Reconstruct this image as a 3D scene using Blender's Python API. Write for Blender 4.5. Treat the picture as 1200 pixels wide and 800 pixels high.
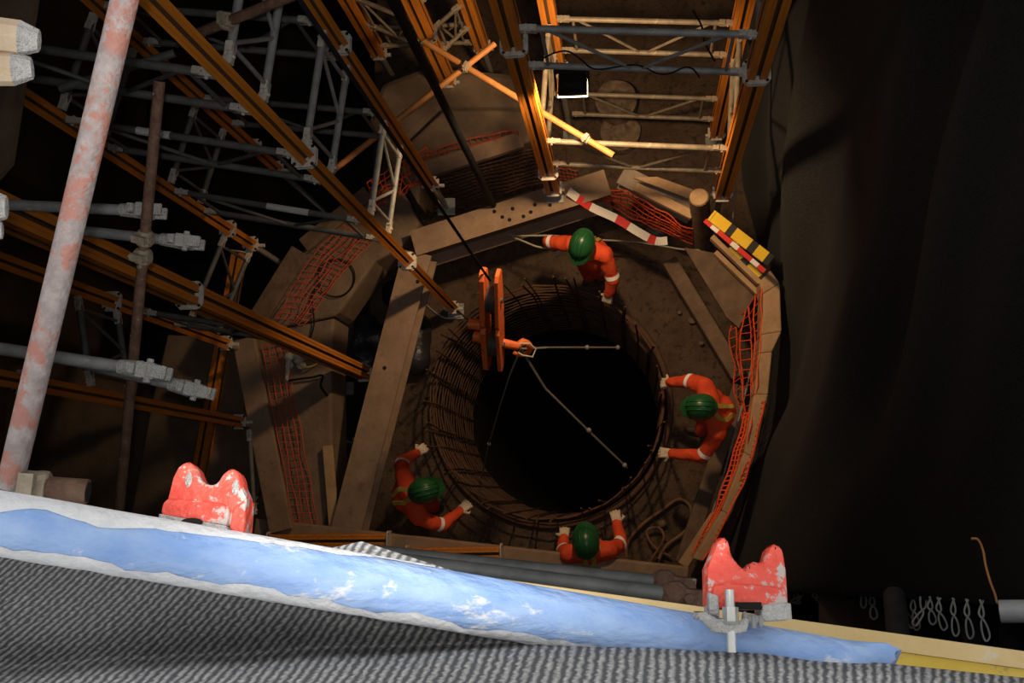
import bpy, bmesh, math, random
from mathutils import Vector, Matrix, noise
from mathutils.bvhtree import BVHTree
random.seed(7)
for o in list(bpy.data.objects): bpy.data.objects.remove(o)
scene = bpy.context.scene
COL = scene.collection
V = Vector
# ------------------------------------------------------------------ camera
FPX, HCAM = 1167.0, 11.0            # focal length in pixels of a 1200x800 frame, height above the work floor
NAD = (745.0, 580.0)                # pixel where plumb lines meet
_n = V((NAD[0]-600, -(NAD[1]-400), -FPX)).normalized(); _u = -_n
_x = (V((1, 0, 0)) - _u.x*_u).normalized(); _y = _u.cross(_x)
ROT = Matrix((_x, _y, _u))          # camera axes -> world axes
CAM = V((0, 0, HCAM))
cam = bpy.data.cameras.new('camera'); cam.sensor_width = 36.0; cam.lens = FPX/1200*36.0
cam.clip_start = 0.02; cam.clip_end = 200
camo = bpy.data.objects.new('camera', cam); COL.objects.link(camo)
camo.matrix_world = Matrix.Translation(CAM) @ ROT.to_4x4()
scene.camera = camo
# ------------------------------------------------------------------ world, flash, exposure
world = bpy.data.worlds.new('World'); scene.world = world; world.use_nodes = True
bg = world.node_tree.nodes['Background']
bg.inputs[0].default_value = (0.97, 0.985, 1.0, 1); bg.inputs[1].default_value = 0.85
vs = scene.view_settings
vs.view_transform = 'Standard'; vs.look = 'None'; vs.gamma = 1; vs.use_curve_mapping = False; vs.exposure = 0.0
def light(name, kind, loc, energy, col, **kw):
    l = bpy.data.lights.new(name, kind); l.energy = energy; l.color = col
    for k, v in kw.items(): setattr(l, k, v)
    o = bpy.data.objects.new(name, l); COL.objects.link(o); o.location = loc
    return o
FL = light('camera_flash', 'SPOT', CAM + ROT @ V((-0.03, 0.07, 0.0)), 165, (1, 0.97, 0.93), shadow_soft_size=0.015,
           spot_size=math.radians(62), spot_blend=0.8)
FL.rotation_euler = (ROT @ Matrix.Rotation(math.radians(9), 3, 'X')).to_euler()

# ------------------------------------------------------------------ pixel helpers (1200x800 frame)
def ray(px, py): return ROT @ V((px-600, -(py-400), -FPX))
def U(px, py, z):                    # point seen at a pixel on the level z
    d = ray(px, py); return CAM + d*((z-HCAM)/d.z)
def W(px, py, dist):                 # point seen at a pixel at an axial distance
    return CAM + ray(px, py)*(dist/FPX)

# ------------------------------------------------------------------ materials
MATS = {}
def mat(name, c1, c2=None, rough=.7, metal=0, scale=6, detail=5, c3=None, t3=.6, s3=12, bump=.25, bscale=None, stretch=None, emit=None, spec=.4, w3=.05):
    m = bpy.data.materials.new(name); m.use_nodes = True; MATS[name] = m
    nt = m.node_tree; N = nt.nodes; L = nt.links; b = N['Principled BSDF']
    b.inputs['Roughness'].default_value = rough; b.inputs['Metallic'].default_value = metal
    b.inputs['Specular IOR Level'].default_value = spec
    tc = N.new('ShaderNodeTexCoord'); src = tc.outputs['Object']
    if stretch:
        mp = N.new('ShaderNodeMapping'); mp.inputs['Scale'].default_value = stretch; L.new(src, mp.inputs[0]); src = mp.outputs[0]
    nz = N.new('ShaderNodeTexNoise'); nz.inputs['Scale'].default_value = scale; nz.inputs['Detail'].default_value = detail; nz.inputs['Roughness'].default_value = .65
    L.new(src, nz.inputs['Vector'])
    cr = N.new('ShaderNodeValToRGB'); cr.color_ramp.elements[0].position = .36; cr.color_ramp.elements[1].position = .66
    cr.color_ramp.elements[0].color = (*c1, 1); cr.color_ramp.elements[1].color = (*(c2 or c1), 1)
    L.new(nz.outputs['Fac'], cr.inputs[0]); out = cr.outputs[0]
    if c3:
        n3 = N.new('ShaderNodeTexNoise'); n3.inputs['Scale'].default_value = s3; n3.inputs['Detail'].default_value = 6; n3.inputs['Roughness'].default_value = .7
        L.new(src, n3.inputs['Vector'])
        r3 = N.new('ShaderNodeValToRGB'); r3.color_ramp.elements[0].position = t3; r3.color_ramp.elements[1].position = t3+w3
        L.new(n3.outputs['Fac'], r3.inputs[0])
        mx = N.new('ShaderNodeMix'); mx.data_type = 'RGBA'; L.new(r3.outputs[0], mx.inputs[0]); L.new(out, mx.inputs[6]); mx.inputs[7].default_value = (*c3, 1)
        out = mx.outputs[2]
    L.new(out, b.inputs['Base Color'])
    if bump:
        nb = N.new('ShaderNodeTexNoise'); nb.inputs['Scale'].default_value = bscale or scale*4; nb.inputs['Detail'].default_value = 6
        L.new(src, nb.inputs['Vector'])
        bp = N.new('ShaderNodeBump'); bp.inputs['Strength'].default_value = bump; bp.inputs['Distance'].default_value = .02
        L.new(nb.outputs['Fac'], bp.inputs['Height']); L.new(bp.outputs[0], b.inputs['Normal'])
    if emit:
        b.inputs['Emission Color'].default_value = (*emit[:3], 1); b.inputs['Emission Strength'].default_value = emit[3]
    return m
mat('orange_alu', (.50, .155, .014), (.68, .235, .026), rough=.45, scale=5, c3=(.26, .14, .05), t3=.56, s3=6, w3=.15, bump=.05, stretch=(6, 6, .35))
mat('slot_shade', (.085, .042, .018), rough=.8, bump=0)  # shade inside the leg grooves, put into a dark colour
mat('galv', (.20, .205, .20), (.32, .315, .30), rough=.55, metal=.1, scale=9, c3=(.42, .38, .32), t3=.63, s3=14, bump=.1)
mat('galv_lamplit', (.17, .135, .095), (.27, .22, .155), rough=.5, metal=.1, scale=9, c3=(.38, .31, .22), t3=.6, s3=14, bump=.15)  # tan lamplight put into the colour of the floodlit ledgers
mat('cast_tan', (.27, .21, .15), (.40, .32, .23), rough=.75, scale=30, bump=.5, bscale=60)  # same lamp tint painted into their clamp heads; couplers share the tan
mat('galv_dark', (.085, .087, .084), (.145, .144, .138), rough=.6, metal=.1, scale=9, bump=.1)
mat('cast', (.42, .38, .32), (.6, .55, .48), rough=.75, scale=30, bump=.5, bscale=60)
mat('rust_tube', (.10, .05, .03), (.19, .105, .065), rough=.75, scale=18, c3=(.4, .36, .33), t3=.62, s3=24, bump=.4)
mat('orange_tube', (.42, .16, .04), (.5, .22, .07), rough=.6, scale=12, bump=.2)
mat('pink_tube', (.25, .205, .19), (.37, .31, .29), rough=.6, scale=30, c3=(.36, .16, .12), t3=.50, s3=16, w3=.08, bump=.35, bscale=70)
mat('blue_pipe', (.25, .41, .76), (.42, .57, .84), rough=.75, scale=16, c3=(.80, .80, .79), t3=.575, s3=22, w3=.07, bump=.35, bscale=60, stretch=(.6, 1.3, 1.3))
mat('red_cast', (.74, .07, .045), (.84, .14, .09), rough=.5, scale=25, c3=(.52, .44, .40), t3=.545, s3=48, w3=.04, bump=.4, bscale=90)
mat('mortar', (.45, .43, .4), (.62, .6, .56), rough=.9, scale=60, bump=.8, bscale=160)
mat('mortar_pale', (.72, .72, .73), (.84, .83, .82), rough=.9, scale=30, bump=.3, bscale=100)
mat('steel', (.5, .5, .47), (.66, .64, .58), rough=.35, metal=.7, scale=30, bump=.1)
mat('dark_steel', (.05, .045, .04), (.09, .075, .06), rough=.6, metal=.3, scale=14, bump=.3)
mat('black', (.007, .007, .008), (.012, .012, .012), rough=.7, scale=12, bump=.2, spec=.15)
mat('black_hole', (.006, .006, .006), rough=.9, bump=0)
mat('beam_dusty', (.21, .135, .086), (.29, .195, .13), rough=.8, scale=5, c3=(.15, .10, .075), t3=.6, s3=9, w3=.12, bump=.2)
mat('beam_grey', (.20, .16, .125), (.30, .235, .175), rough=.75, scale=6, bump=.2)
mat('timber', (.33, .20, .10), (.45, .29, .16), rough=.8, scale=5, stretch=(1, 1, 1), bump=.3, bscale=30)
mat('timber_dark', (.10, .065, .042), (.17, .11, .07), rough=.85, scale=6, bump=.4)
mat('timber_pale', (.46, .34, .22), (.58, .45, .31), rough=.7, scale=8, c3=(.75, .58, .28), t3=.58, s3=10, w3=.1, bump=.2)
mat('plank_ochre', (.60, .42, .17), (.68, .50, .24), rough=.6, scale=9, c3=(.62, .55, .40), t3=.62, s3=16, w3=.08, bump=.2)
mat('plank_yellow', (.62, .42, .05), (.70, .50, .09), rough=.5, scale=10, c3=(.42, .31, .13), t3=.56, s3=14, w3=.05, bump=.2)
mat('mud', (.062, .038, .023), (.105, .066, .042), rough=.95, scale=2.6, c3=(.036, .024, .016), t3=.52, s3=13, w3=.12, bump=1.0, bscale=30)
mat('ground', (.12, .075, .048), (.155, .10, .062), rough=.95, scale=3, bump=.5, bscale=40)
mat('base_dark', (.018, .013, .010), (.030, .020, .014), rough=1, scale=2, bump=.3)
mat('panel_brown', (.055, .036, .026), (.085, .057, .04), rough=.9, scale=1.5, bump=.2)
mat('concrete', (.13, .088, .058), (.20, .138, .092), rough=.9, scale=3, c3=(.10, .07, .052), t3=.58, s3=4, w3=.2, bump=.4, bscale=25)
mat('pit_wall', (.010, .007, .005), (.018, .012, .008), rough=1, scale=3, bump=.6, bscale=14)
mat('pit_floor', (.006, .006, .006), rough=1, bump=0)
mat('rebar', (.085, .042, .024), (.13, .066, .038), rough=.85, scale=20, bump=.5, bscale=120)
mat('net_orange', (.72, .075, .02), (.80, .12, .035), rough=.6, scale=8, bump=0)
mat('net_dusty', (.42, .055, .03), (.5, .09, .045), rough=.7, scale=6, bump=0)
mat('coverall', (.62, .055, .015), (.72, .085, .02), rough=.85, scale=8, c3=(.38, .05, .025), t3=.58, s3=6, w3=.2, bump=.5, bscale=24)
mat('skin', (.35, .19, .12), (.42, .24, .16), rough=.6, scale=12, bump=.05)
mat('helmet', (.010, .070, .022), (.018, .105, .034), rough=.35, scale=6, c3=(.10, .13, .07), t3=.68, s3=14, w3=.1, bump=.03)
mat('glove', (.58, .48, .36), (.70, .60, .47), rough=.9, scale=30, bump=.4)
mat('reflective', (.92, .92, .90), rough=.25, bump=0, spec=.8)
mat('lime', (.42, .33, .05), (.5, .38, .08), rough=.7, bump=.1)
mat('boot', (.03, .022, .018), (.05, .035, .03), rough=.7, bump=.2)
mat('eye', (.02, .015, .012), rough=.3, bump=0)
mat('hook_orange', (.62, .11, .025), (.72, .16, .04), rough=.5, scale=9, c3=(.12, .05, .03), t3=.6, s3=12, w3=.1, bump=.2)
mat('sling_rope', (.16, .14, .11), (.24, .21, .17), rough=.9, scale=60, bump=.4)
mat('rope', (.42, .36, .27), (.52, .45, .35), rough=.9, scale=60, bump=.4)
mat('hose', (.16, .07, .04), (.22, .11, .06), rough=.7, bump=.2)
mat('tape_white', (.72, .68, .62), rough=.6, bump=0)
mat('tape_red', (.6, .03, .025), rough=.6, bump=0)
mat('stripe_yellow', (.80, .50, .02), (.85, .56, .04), rough=.5, c3=(.5, .33, .06), t3=.64, s3=16, bump=.1)
mat('stripe_black', (.03, .028, .025), rough=.6, bump=.1)
mat('white_band', (.55, .55, .53), (.68, .68, .65), rough=.6, scale=40, bump=.2)
mat('lamp_glass', (.9, .85, .7), rough=.3, bump=0, emit=(1, .82, .5, 12))
mat('wire_bright', (.72, .72, .70), rough=.4, bump=0)
mat('wire_rust', (.30, .12, .03), rough=.7, bump=0)
mat('bag', (.014, .014, .016), (.03, .03, .032), rough=.35, scale=5, bump=.9, bscale=9)
mat('stone', (.11, .075, .05), (.24, .17, .115), rough=.95, scale=10, c3=(.32, .17, .10), t3=.62, s3=6, w3=.05, bump=.9, bscale=18)
# knitted shade cloth: rows of loops follow the UVs
def cloth_mat(name, dark, lightc, nu, nv, amount, jag=3.0):
    m = bpy.data.materials.new(name); m.use_nodes = True; MATS[name] = m
    nt = m.node_tree; N = nt.nodes; L = nt.links; b = N['Principled BSDF']; b.inputs['Roughness'].default_value = .8; b.inputs['Specular IOR Level'].default_value = .3
    uv = N.new('ShaderNodeUVMap'); mp = N.new('ShaderNodeMapping'); mp.inputs['Scale'].default_value = (nu, nv, 1); L.new(uv.outputs[0], mp.inputs[0])
    wv = N.new('ShaderNodeTexWave'); wv.inputs['Scale'].default_value = 1; wv.inputs['Distortion'].default_value = jag; wv.inputs['Detail'].default_value = 3; wv.inputs['Detail Scale'].default_value = 2.5
    wv.bands_direction = 'X'; L.new(mp.outputs[0], wv.inputs['Vector'])
    nz = N.new('ShaderNodeTexNoise'); nz.inputs['Scale'].default_value = 5; nz.inputs['Detail'].default_value = 6; nz.inputs['Roughness'].default_value = .75; L.new(mp.outputs[0], nz.inputs['Vector'])
    nr = N.new('ShaderNodeValToRGB'); nr.color_ramp.elements[0].position = .28; nr.color_ramp.elements[1].position = .68; nr.color_ramp.elements[0].color = (.15, .15, .15, 1); L.new(nz.outputs['Fac'], nr.inputs[0])
    mu = N.new('ShaderNodeMath'); mu.operation = 'MULTIPLY'; L.new(wv.outputs['Fac'], mu.inputs[0]); L.new(nr.outputs[0], mu.inputs[1])
    cr = N.new('ShaderNodeValToRGB'); cr.color_ramp.elements[0].position = .08; cr.color_ramp.elements[1].position = amount
    cr.color_ramp.elements[0].color = (*dark, 1); cr.color_ramp.elements[1].color = (*lightc, 1)
    L.new(mu.outputs[0], cr.inputs[0]); L.new(cr.outputs[0], b.inputs['Base Color'])
    bp = N.new('ShaderNodeBump'); bp.inputs['Strength'].default_value = .7; bp.inputs['Distance'].default_value = .003
    L.new(mu.outputs[0], bp.inputs['Height']); L.new(bp.outputs[0], b.inputs['Normal'])
    return m
cloth_mat('shade_cloth', (.095, .096, .10), (.68, .66, .64), 1, 1, .85, 2.8)
cb_ = cloth_mat('black_cloth', (.0045, .0045, .0046), (.036, .036, .037), 1, 1, .75, 9).node_tree.nodes['Principled BSDF']
cb_.inputs['Sheen Weight'].default_value = .055; cb_.inputs['Sheen Roughness'].default_value = .45; cb_.inputs['Sheen Tint'].default_value = (.6, .6, .6, 1)

# ------------------------------------------------------------------ mesh builder
WLOC = {}                            # world origin of every object that can be a parent
def basis(d, up=V((0, 0, 1))):
    d = d.normalized()
    if abs(d.dot(up)) > .98: up = V((0, 1, 0)) if abs(d.y) < .9 else V((1, 0, 0))
    s = d.cross(up).normalized(); return d, s, s.cross(d).normalized()
class MB:
    def __init__(s): s.v = []; s.f = []; s.m = []; s.uv = None
    def add(s, vs_, fs, mi=0):
        n = len(s.v); s.v += [V(p) for p in vs_]; s.f += [tuple(i+n for i in f) for f in fs]; s.m += [mi]*len(fs); return s
    def ring_tube(s, rings, mi=0, cap=True, closed=False):
        k = len(rings[0]); vs_ = [p for r in rings for p in r]; fs = []
        R = len(rings)
        for i in range(R if closed else R-1):
            j = (i+1) % R
            for a in range(k):
                b = (a+1) % k; fs.append((i*k+a, i*k+b, j*k+b, j*k+a))
        if cap and not closed: fs += [tuple(range(k))[::-1], tuple((R-1)*k+a for a in range(k))]
        return s.add(vs_, fs, mi)
    def tube(s, p0, p1, r, r1=None, seg=10, mi=0):
        p0, p1 = V(p0), V(p1); d, a, b = basis(p1-p0); r1 = r if r1 is None else r1
        R = [[p + (a*math.cos(2*math.pi*i/seg)+b*math.sin(2*math.pi*i/seg))*q for i in range(seg)] for p, q in ((p0, r), (p1, r1))]
        return s.ring_tube(R, mi)
    def path(s, pts, r, seg=6, mi=0, closed=False, flat=None):
        pts = [V(p) for p in pts]; n = len(pts); R = []; prev = None
        for i, p in enumerate(pts):
            t = (pts[(i+1) % n]-pts[i-1]) if closed else (pts[min(i+1, n-1)]-pts[max(i-1, 0)])
            t = t.normalized()
            if prev is None: _, a, b = basis(t)
            else:
                a = (prev - t*prev.dot(t)).normalized(); b = t.cross(a)
            prev = a
            rr = r[i] if isinstance(r, (list, tuple)) else r
            R.append([p+(a*math.cos(2*math.pi*k/seg)+b*math.sin(2*math.pi*k/seg))*rr for k in range(seg)])
        return s.ring_tube(R, mi, closed=closed)
    def prism(s, prof, p0, p1, up=V((0, 0, 1)), mi=0):
        d, a, b = basis(V(p1)-V(p0), up)
        return s.ring_tube([[V(p)+a*x+b*y for x, y in prof] for p in (p0, p1)], mi)
    def beam(s, p0, p1, w, h, up=V((0, 0, 1)), mi=0):
        return s.prism([(-w/2, -h/2), (w/2, -h/2), (w/2, h/2), (-w/2, h/2)], p0, p1, up, mi)
    def box(s, c, sx, sy, sz, rot=None, mi=0):
        rot = rot or Matrix.Identity(3)
        vs_ = [V(c)+rot @ V((x*sx/2, y*sy/2, z*sz/2)) for z in (-1, 1) for x, y in ((-1, -1), (1, -1), (1, 1), (-1, 1))]
        return s.add(vs_, [(3, 2, 1, 0), (4, 5, 6, 7), (0, 1, 5, 4), (1, 2, 6, 5), (2, 3, 7, 6), (3, 0, 4, 7)], mi)
    def slab(s, pts, th, mi=0, down=V((0, 0, -1))):
        pts = [V(p) for p in pts]; n = len(pts)
        fs = [tuple(range(n)), tuple(range(2*n-1, n-1, -1))]+[(i, i+n, (i+1) % n+n, (i+1) % n) for i in range(n)]
        return s.add(pts+[p+down*th for p in pts], fs, mi)
    def capsule(s, p0, p1, r0, r1, seg=10, mi=0):
        p0, p1 = V(p0), V(p1); d, a, b = basis(p1-p0 if (p1-p0).length > 1e-5 else V((0, 0, 1))); R = []
        for k in range(5):
            t = -math.pi/2+math.pi/2*(k+.15)/4.15; R.append((p0+d*math.sin(t)*r0, r0*math.cos(t)))
        for k in range(5):
            t = math.pi/2*k/4.15; R.append((p1+d*math.sin(t)*r1, r1*math.cos(t)))
        return s.ring_tube([[p+(a*math.cos(2*math.pi*i/seg)+b*math.sin(2*math.pi*i/seg))*q for i in range(seg)] for p, q in R], mi)
    def ellipsoid(s, c, rx, ry, rz, rot=None, seg=14, rings=9, mi=0, t0=-math.pi/2+.08, t1=math.pi/2-.08):
        rot = rot or Matrix.Identity(3); R = []
        for k in range(rings):
            t = t0+(t1-t0)*k/(rings-1)
            R.append([V(c)+rot @ V((rx*math.cos(t)*math.cos(2*math.pi*i/seg), ry*math.cos(t)*math.sin(2*math.pi*i/seg), rz*math.sin(t))) for i in range(seg)])
        return s.ring_tube(R, mi)
    def build(s, name, mats, parent=None, smooth=False, bevel=0, **props):
        if isinstance(mats, str): mats = [mats]
        lo = V([min(p[i] for p in s.v) for i in range(3)]); hi = V([max(p[i] for p in s.v) for i in range(3)])
        c = (lo+hi)/2
        me = bpy.data.meshes.new(name); me.from_pydata([p-c for p in s.v], [], s.f); me.update()
        bm = bmesh.new(); bm.from_mesh(me); bmesh.ops.recalc_face_normals(bm, faces=bm.faces); 
        if bevel: 
            bmesh.ops.bevel(bm, geom=[e for e in bm.edges if len(e.link_faces) == 2 and e.calc_face_angle(0) > .5], offset=bevel, segments=2, affect='EDGES', profile=.5)
        bm.to_mesh(me); bm.free()
        for m in mats: me.materials.append(MATS[m])
        if not bevel and len(mats) > 1: me.polygons.foreach_set('material_index', s.m)
        if smooth:
            me.polygons.foreach_set('use_smooth', [True]*len(me.polygons))
            if smooth != 'all': me.set_sharp_from_angle(angle=math.radians(40))
        o = bpy.data.objects.new(name, me); COL.objects.link(o); WLOC[o.name] = c
        if parent: o.parent = parent; o.location = c-WLOC[parent.name]
        else: o.location = c
        for k, v in props.items(): o[k] = v
        return o
def thing(name, label, cat, loc, group=None):
    o = bpy.data.objects.new(name, None); COL.objects.link(o); o.location = loc; WLOC[o.name] = V(loc); o.empty_display_size = .1
    o['label'] = label; o['category'] = cat
    if group: o['group'] = group
    return o
def tag(o, label, cat, group=None):
    o['label'] = label; o['category'] = cat
    if group: o['group'] = group
    return o
def struct(o): o['kind'] = 'structure'; return o
def nz3(p, s=1.0): return noise.noise(V(p)*s)

#@@STRUCTURE
# ------------------------------------------------------------------ the pit, work floor, ground
PC = U(640, 470, .5); PC.z = 0       # axis of the bored pit
RP = 1.30
def circ(r, z, n, ph=0): return [V((PC.x+r*math.cos(ph+2*math.pi*i/n), PC.y+r*math.sin(ph+2*math.pi*i/n), z)) for i in range(n)]
b = MB(); n = 96; prev = None
FX0, FX1, FY0, FY1 = -3.0, 1.62, -1.25, 6.6
def ring_pt(t, i):                   # from the pit edge (t=0) out to the border of the floor (t=1)
    a = 2*math.pi*i/n; d = V((math.cos(a), math.sin(a), 0)); k = 1e9
    if d.x > 1e-6: k = min(k, (FX1-PC.x)/d.x)
    if d.x < -1e-6: k = min(k, (FX0-PC.x)/d.x)
    if d.y > 1e-6: k = min(k, (FY1-PC.y)/d.y)
    if d.y < -1e-6: k = min(k, (FY0-PC.y)/d.y)
    r = RP+(max(k, RP+.02)-RP)*t; p = PC+d*r
    p.z = (.05*nz3(p, 1.3)+.03*nz3(p, 4))*min(1, t*6); return p
b.ring_tube([[ring_pt((k/22)**1.2, i) for i in range(n)] for k in range(23)], cap=False)
struct(b.build('floor', 'mud', smooth='all'))
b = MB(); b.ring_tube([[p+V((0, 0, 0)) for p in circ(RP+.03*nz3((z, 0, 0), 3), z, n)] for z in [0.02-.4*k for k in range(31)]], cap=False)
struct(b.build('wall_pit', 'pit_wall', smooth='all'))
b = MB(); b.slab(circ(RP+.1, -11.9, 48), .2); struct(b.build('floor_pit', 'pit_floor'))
# base of the excavation: four slabs around the pit
b = MB()
x0, x1, y0, y1 = PC.x-1.6, PC.x+1.6, PC.y-1.6, PC.y+1.6
for xa, ya, xb, yb in ((-7.4, -3, x0, 7.4), (x1, -3, 3.4, 7.4), (x0, -3, x1, y0), (x0, y1, x1, 7.4)):
    b.slab([(xa, ya, -2.5), (xb, ya, -2.5), (xb, yb, -2.5), (xa, yb, -2.5)], .2)
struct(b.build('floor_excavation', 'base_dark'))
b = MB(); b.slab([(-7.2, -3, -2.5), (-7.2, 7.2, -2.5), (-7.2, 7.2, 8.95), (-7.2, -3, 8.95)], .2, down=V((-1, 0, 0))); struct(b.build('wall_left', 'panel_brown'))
b = MB(); b.slab([(-7.2, 7.2, -2.5), (3.4, 7.2, -2.5), (3.4, 7.2, 8.95), (-7.2, 7.2, 8.95)], .2, down=V((0, 1, 0))); struct(b.build('wall_back_blocker', 'panel_brown'))  # unseen wall, added only to block light from behind
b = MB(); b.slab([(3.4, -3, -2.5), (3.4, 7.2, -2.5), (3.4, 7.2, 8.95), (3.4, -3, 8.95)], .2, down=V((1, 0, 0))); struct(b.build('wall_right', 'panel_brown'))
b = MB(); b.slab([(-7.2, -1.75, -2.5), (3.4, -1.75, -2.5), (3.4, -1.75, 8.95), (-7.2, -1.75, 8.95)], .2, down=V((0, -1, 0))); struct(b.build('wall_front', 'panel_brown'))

# unseen deck added to block the sky light, cut open above the view
OP = [U(-150, -120, 9.0), U(1330, -120, 9.0), U(1330, 840, 9.0), U(-150, 840, 9.0)]
oy1 = max(OP[0].y, OP[1].y); oy0 = min(OP[2].y, OP[3].y); ox0 = min(OP[0].x, OP[3].x); ox1 = 1.60
b = MB()
for xa, ya, xb, yb in ((-7.4, -3, ox0, 7.4), (ox1, -3, 3.6, 7.4), (ox0, oy1, 1.05, 7.4), (ox0, -3, ox1, oy0)):
    b.slab([(xa, ya, 9.12), (xb, ya, 9.12), (xb, yb, 9.12), (xa, yb, 9.12)], .15)
struct(b.build('ceiling_sky_blocker', 'timber_dark'))
# concrete ledges of the ring
def pslab(name, pix, z, th, m, parent=None, **kw):
    b = MB(); b.slab([U(x, y, z) for x, y in pix], th); return b.build(name, m, parent, **kw)
L1 = struct(pslab('floor_ledge_left', [(296, 392), (392, 372), (388, 420), (390, 560), (378, 628), (318, 628)], 1.2, .55, 'concrete', bevel=.03))
L2 = struct(pslab('floor_ledge_corner', [(300, 378), (352, 296), (404, 246), (462, 205), (492, 262), (470, 290), (440, 306), (398, 366), (392, 370), (296, 391)], 1.2, .55, 'concrete', bevel=.03))
L3 = struct(pslab('floor_ledge_back', [(468, 202), (478, 168), (520, 128), (612, 128), (640, 160), (612, 168), (494, 206), (490, 240)], 1.2, .7, 'concrete', bevel=.03))
L4 = struct(pslab('floor_mound_back', [(430, 140), (446, 96), (500, 76), (600, 84), (612, 127), (520, 127), (478, 167), (462, 204)], 1.05, .9, 'concrete', bevel=.08))
L5 = struct(pslab('floor_ground_left', [(196, 392), (284, 396), (316, 628), (150, 620), (178, 470)], .6, .4, 'concrete', bevel=.02))
L6 = struct(pslab('floor_ground_far_left', [(-60, 430), (150, 420), (176, 470), (148, 622), (-60, 622)], .3, .3, 'concrete', bevel=.02))
#@@BEAMS
# ------------------------------------------------------------------ steel beams and boards around the ring
def ibeam_prof(w, h, t): return [(-w/2, -h/2), (w/2, -h/2), (w/2, -h/2+t), (t/2, -h/2+t), (t/2, h/2-t), (w/2, h/2-t), (w/2, h/2), (-w/2, h/2), (-w/2, h/2-t), (-t/2, h/2-t), (-t/2, -h/2+t), (-w/2, -h/2+t)]
def ibeam(name, p0, p1, ztop, w, h, m, label, holes=()):
    a, c = U(*p0, ztop), U(*p1, ztop); a.z = c.z = ztop-h/2
    t = thing(name, label, 'steel beam', (a+c)/2)
    MB().prism(ibeam_prof(w, h, .022), a, c).build('beam_body', m, t)
    d, s, _ = basis(c-a)
    for u, v in holes:
        p = a.lerp(c, u)+s*v; p.z = ztop+.0005
        MB().tube(p, p+V((0, 0, .004)), .02, seg=10).build('bolt_hole', 'black_hole', t)
    return t
ibeam('steel_beam', (484, 285), (712, 213), 1.4, .27, .58, 'beam_dusty', 'dusty drilled steel beam at the back of the pit, under the yellow tower leg',
      [(.46, .02), (.49, .07), (.52, -.03), (.56, .08), (.6, .06), (.63, .0), (.43, -.06), (.7, .05)])
ibeam('steel_beam', (489, 296), (404, 626), 1.36, .30, .30, 'beam_dusty', 'long brown steel beam running along the left side of the pit', [(.42, .03), (.1, -.08)])
ibeam('steel_beam', (728, 204), (812, 246), 1.3, .20, .2, 'beam_grey', 'dark steel beam behind the orange mesh at the back right')
def board(name, p0, p1, z, w, th, m, label, cat='board', z1=None):
    a, c = U(*p0, z), U(*p1, z if z1 is None else z1)
    o = MB().beam(a, c, w, th).build(name, m, bevel=min(w, th)*.12); return tag(o, label, cat)
board('timber_board', (744, 219), (812, 253), 1.45, .09, .08, 'timber', 'narrow lamplit brown timber rail above the orange mesh at the back right')
o = pslab('plywood_sheet', [(742, 208), (770, 207), (812, 222), (806, 232)], 1.5, .03, 'timber'); tag(o, 'pale triangular plywood sheet beside the timber post top', 'plywood')
board('timber_board', (286, 397), (330, 622), 1.42, .23, .06, 'beam_dusty', 'wide pale board on edge of the left ledge beside the red mesh')
board('timber_board', (296, 384), (352, 294), 1.42, .20, .06, 'timber_dark', 'pale brown board at the left corner, slanting up to the right')
board('timber_board', (356, 288), (432, 226), 1.42, .16, .06, 'timber_dark', 'dark board along the upper left corner of the ring')
board('timber_board', (486, 204), (612, 164), 1.38, .17, .08, 'beam_dusty', 'pale kerb board behind the steel beam, under the red mesh')
# kerb boards on the right
KO = [(903, 316), (914, 332), (916, 388), (905, 412), (900, 462), (884, 536), (856, 604), (824, 658)]
KI = [(890, 330), (893, 345), (892, 392), (889, 414), (884, 462), (872, 530), (846, 598), (812, 654)]
names = ['short kerb board at the top of the right-hand kerb', 'tall pale kerb board beside the black sheeting on the right', 'short kinked kerb board below the tall pale one on the right',
         'kerb board level with the helmet of the worker on the right', 'kerb board level with the lower arm of the right worker', 'long reddish kerb board low on the right', 'lowest kerb board on the right, above the red casting']
for i in range(7):
    b = MB(); b.slab([U(*KO[i], 1.5), U(*KO[i+1], 1.5), U(*KI[i+1], 1.5), U(*KI[i], 1.5)], .35); o = b.build('kerb_board', 'timber', bevel=.012); tag(o, names[i], 'board', 'kerb boards on the right')
# platform pieces inside the right kerb
o = pslab('plywood_sheet', [(802, 290), (836, 296), (886, 342), (866, 384), (852, 372)], .95, .04, 'timber_dark'); tag(o, 'dark brown plywood sheet inside the right corner of the kerb', 'plywood')
board('timber_board', (784, 306), (866, 442), .55, .16, .16, 'timber_dark', 'dark heavy timber beam lying between the floor and plywood on the right', 'timber')
board('timber_board', (868, 452), (800, 660), .5, .16, .12, 'timber_dark', 'muddy timber beam along the foot of the right mesh', 'timber')
board('timber_board', (838, 296), (890, 346), 1.15, .05, .10, 'timber', 'lowest of the slanting timber rails under the striped board')
board('timber_board', (834, 278), (890, 332), 1.4, .05, .10, 'timber', 'middle slanting timber rail under the striped board')
t = thing('timber_post', 'thick timber post with round sawn top beside the striped board', 'post', U(824, 288, .55))
MB().tube(U(825, 290, .55), U(819, 231, 1.85), .10, .095, seg=14).build('post_body', 'timber_dark', t, smooth=True)
d_ = (U(819, 231, 1.85)-U(825, 290, .55)).normalized()
MB().tube(U(819, 231, 1.85), U(819, 231, 1.85)+d_*.012, .088, .084, seg=14).build('sawn_top', 'timber', t)
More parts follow.
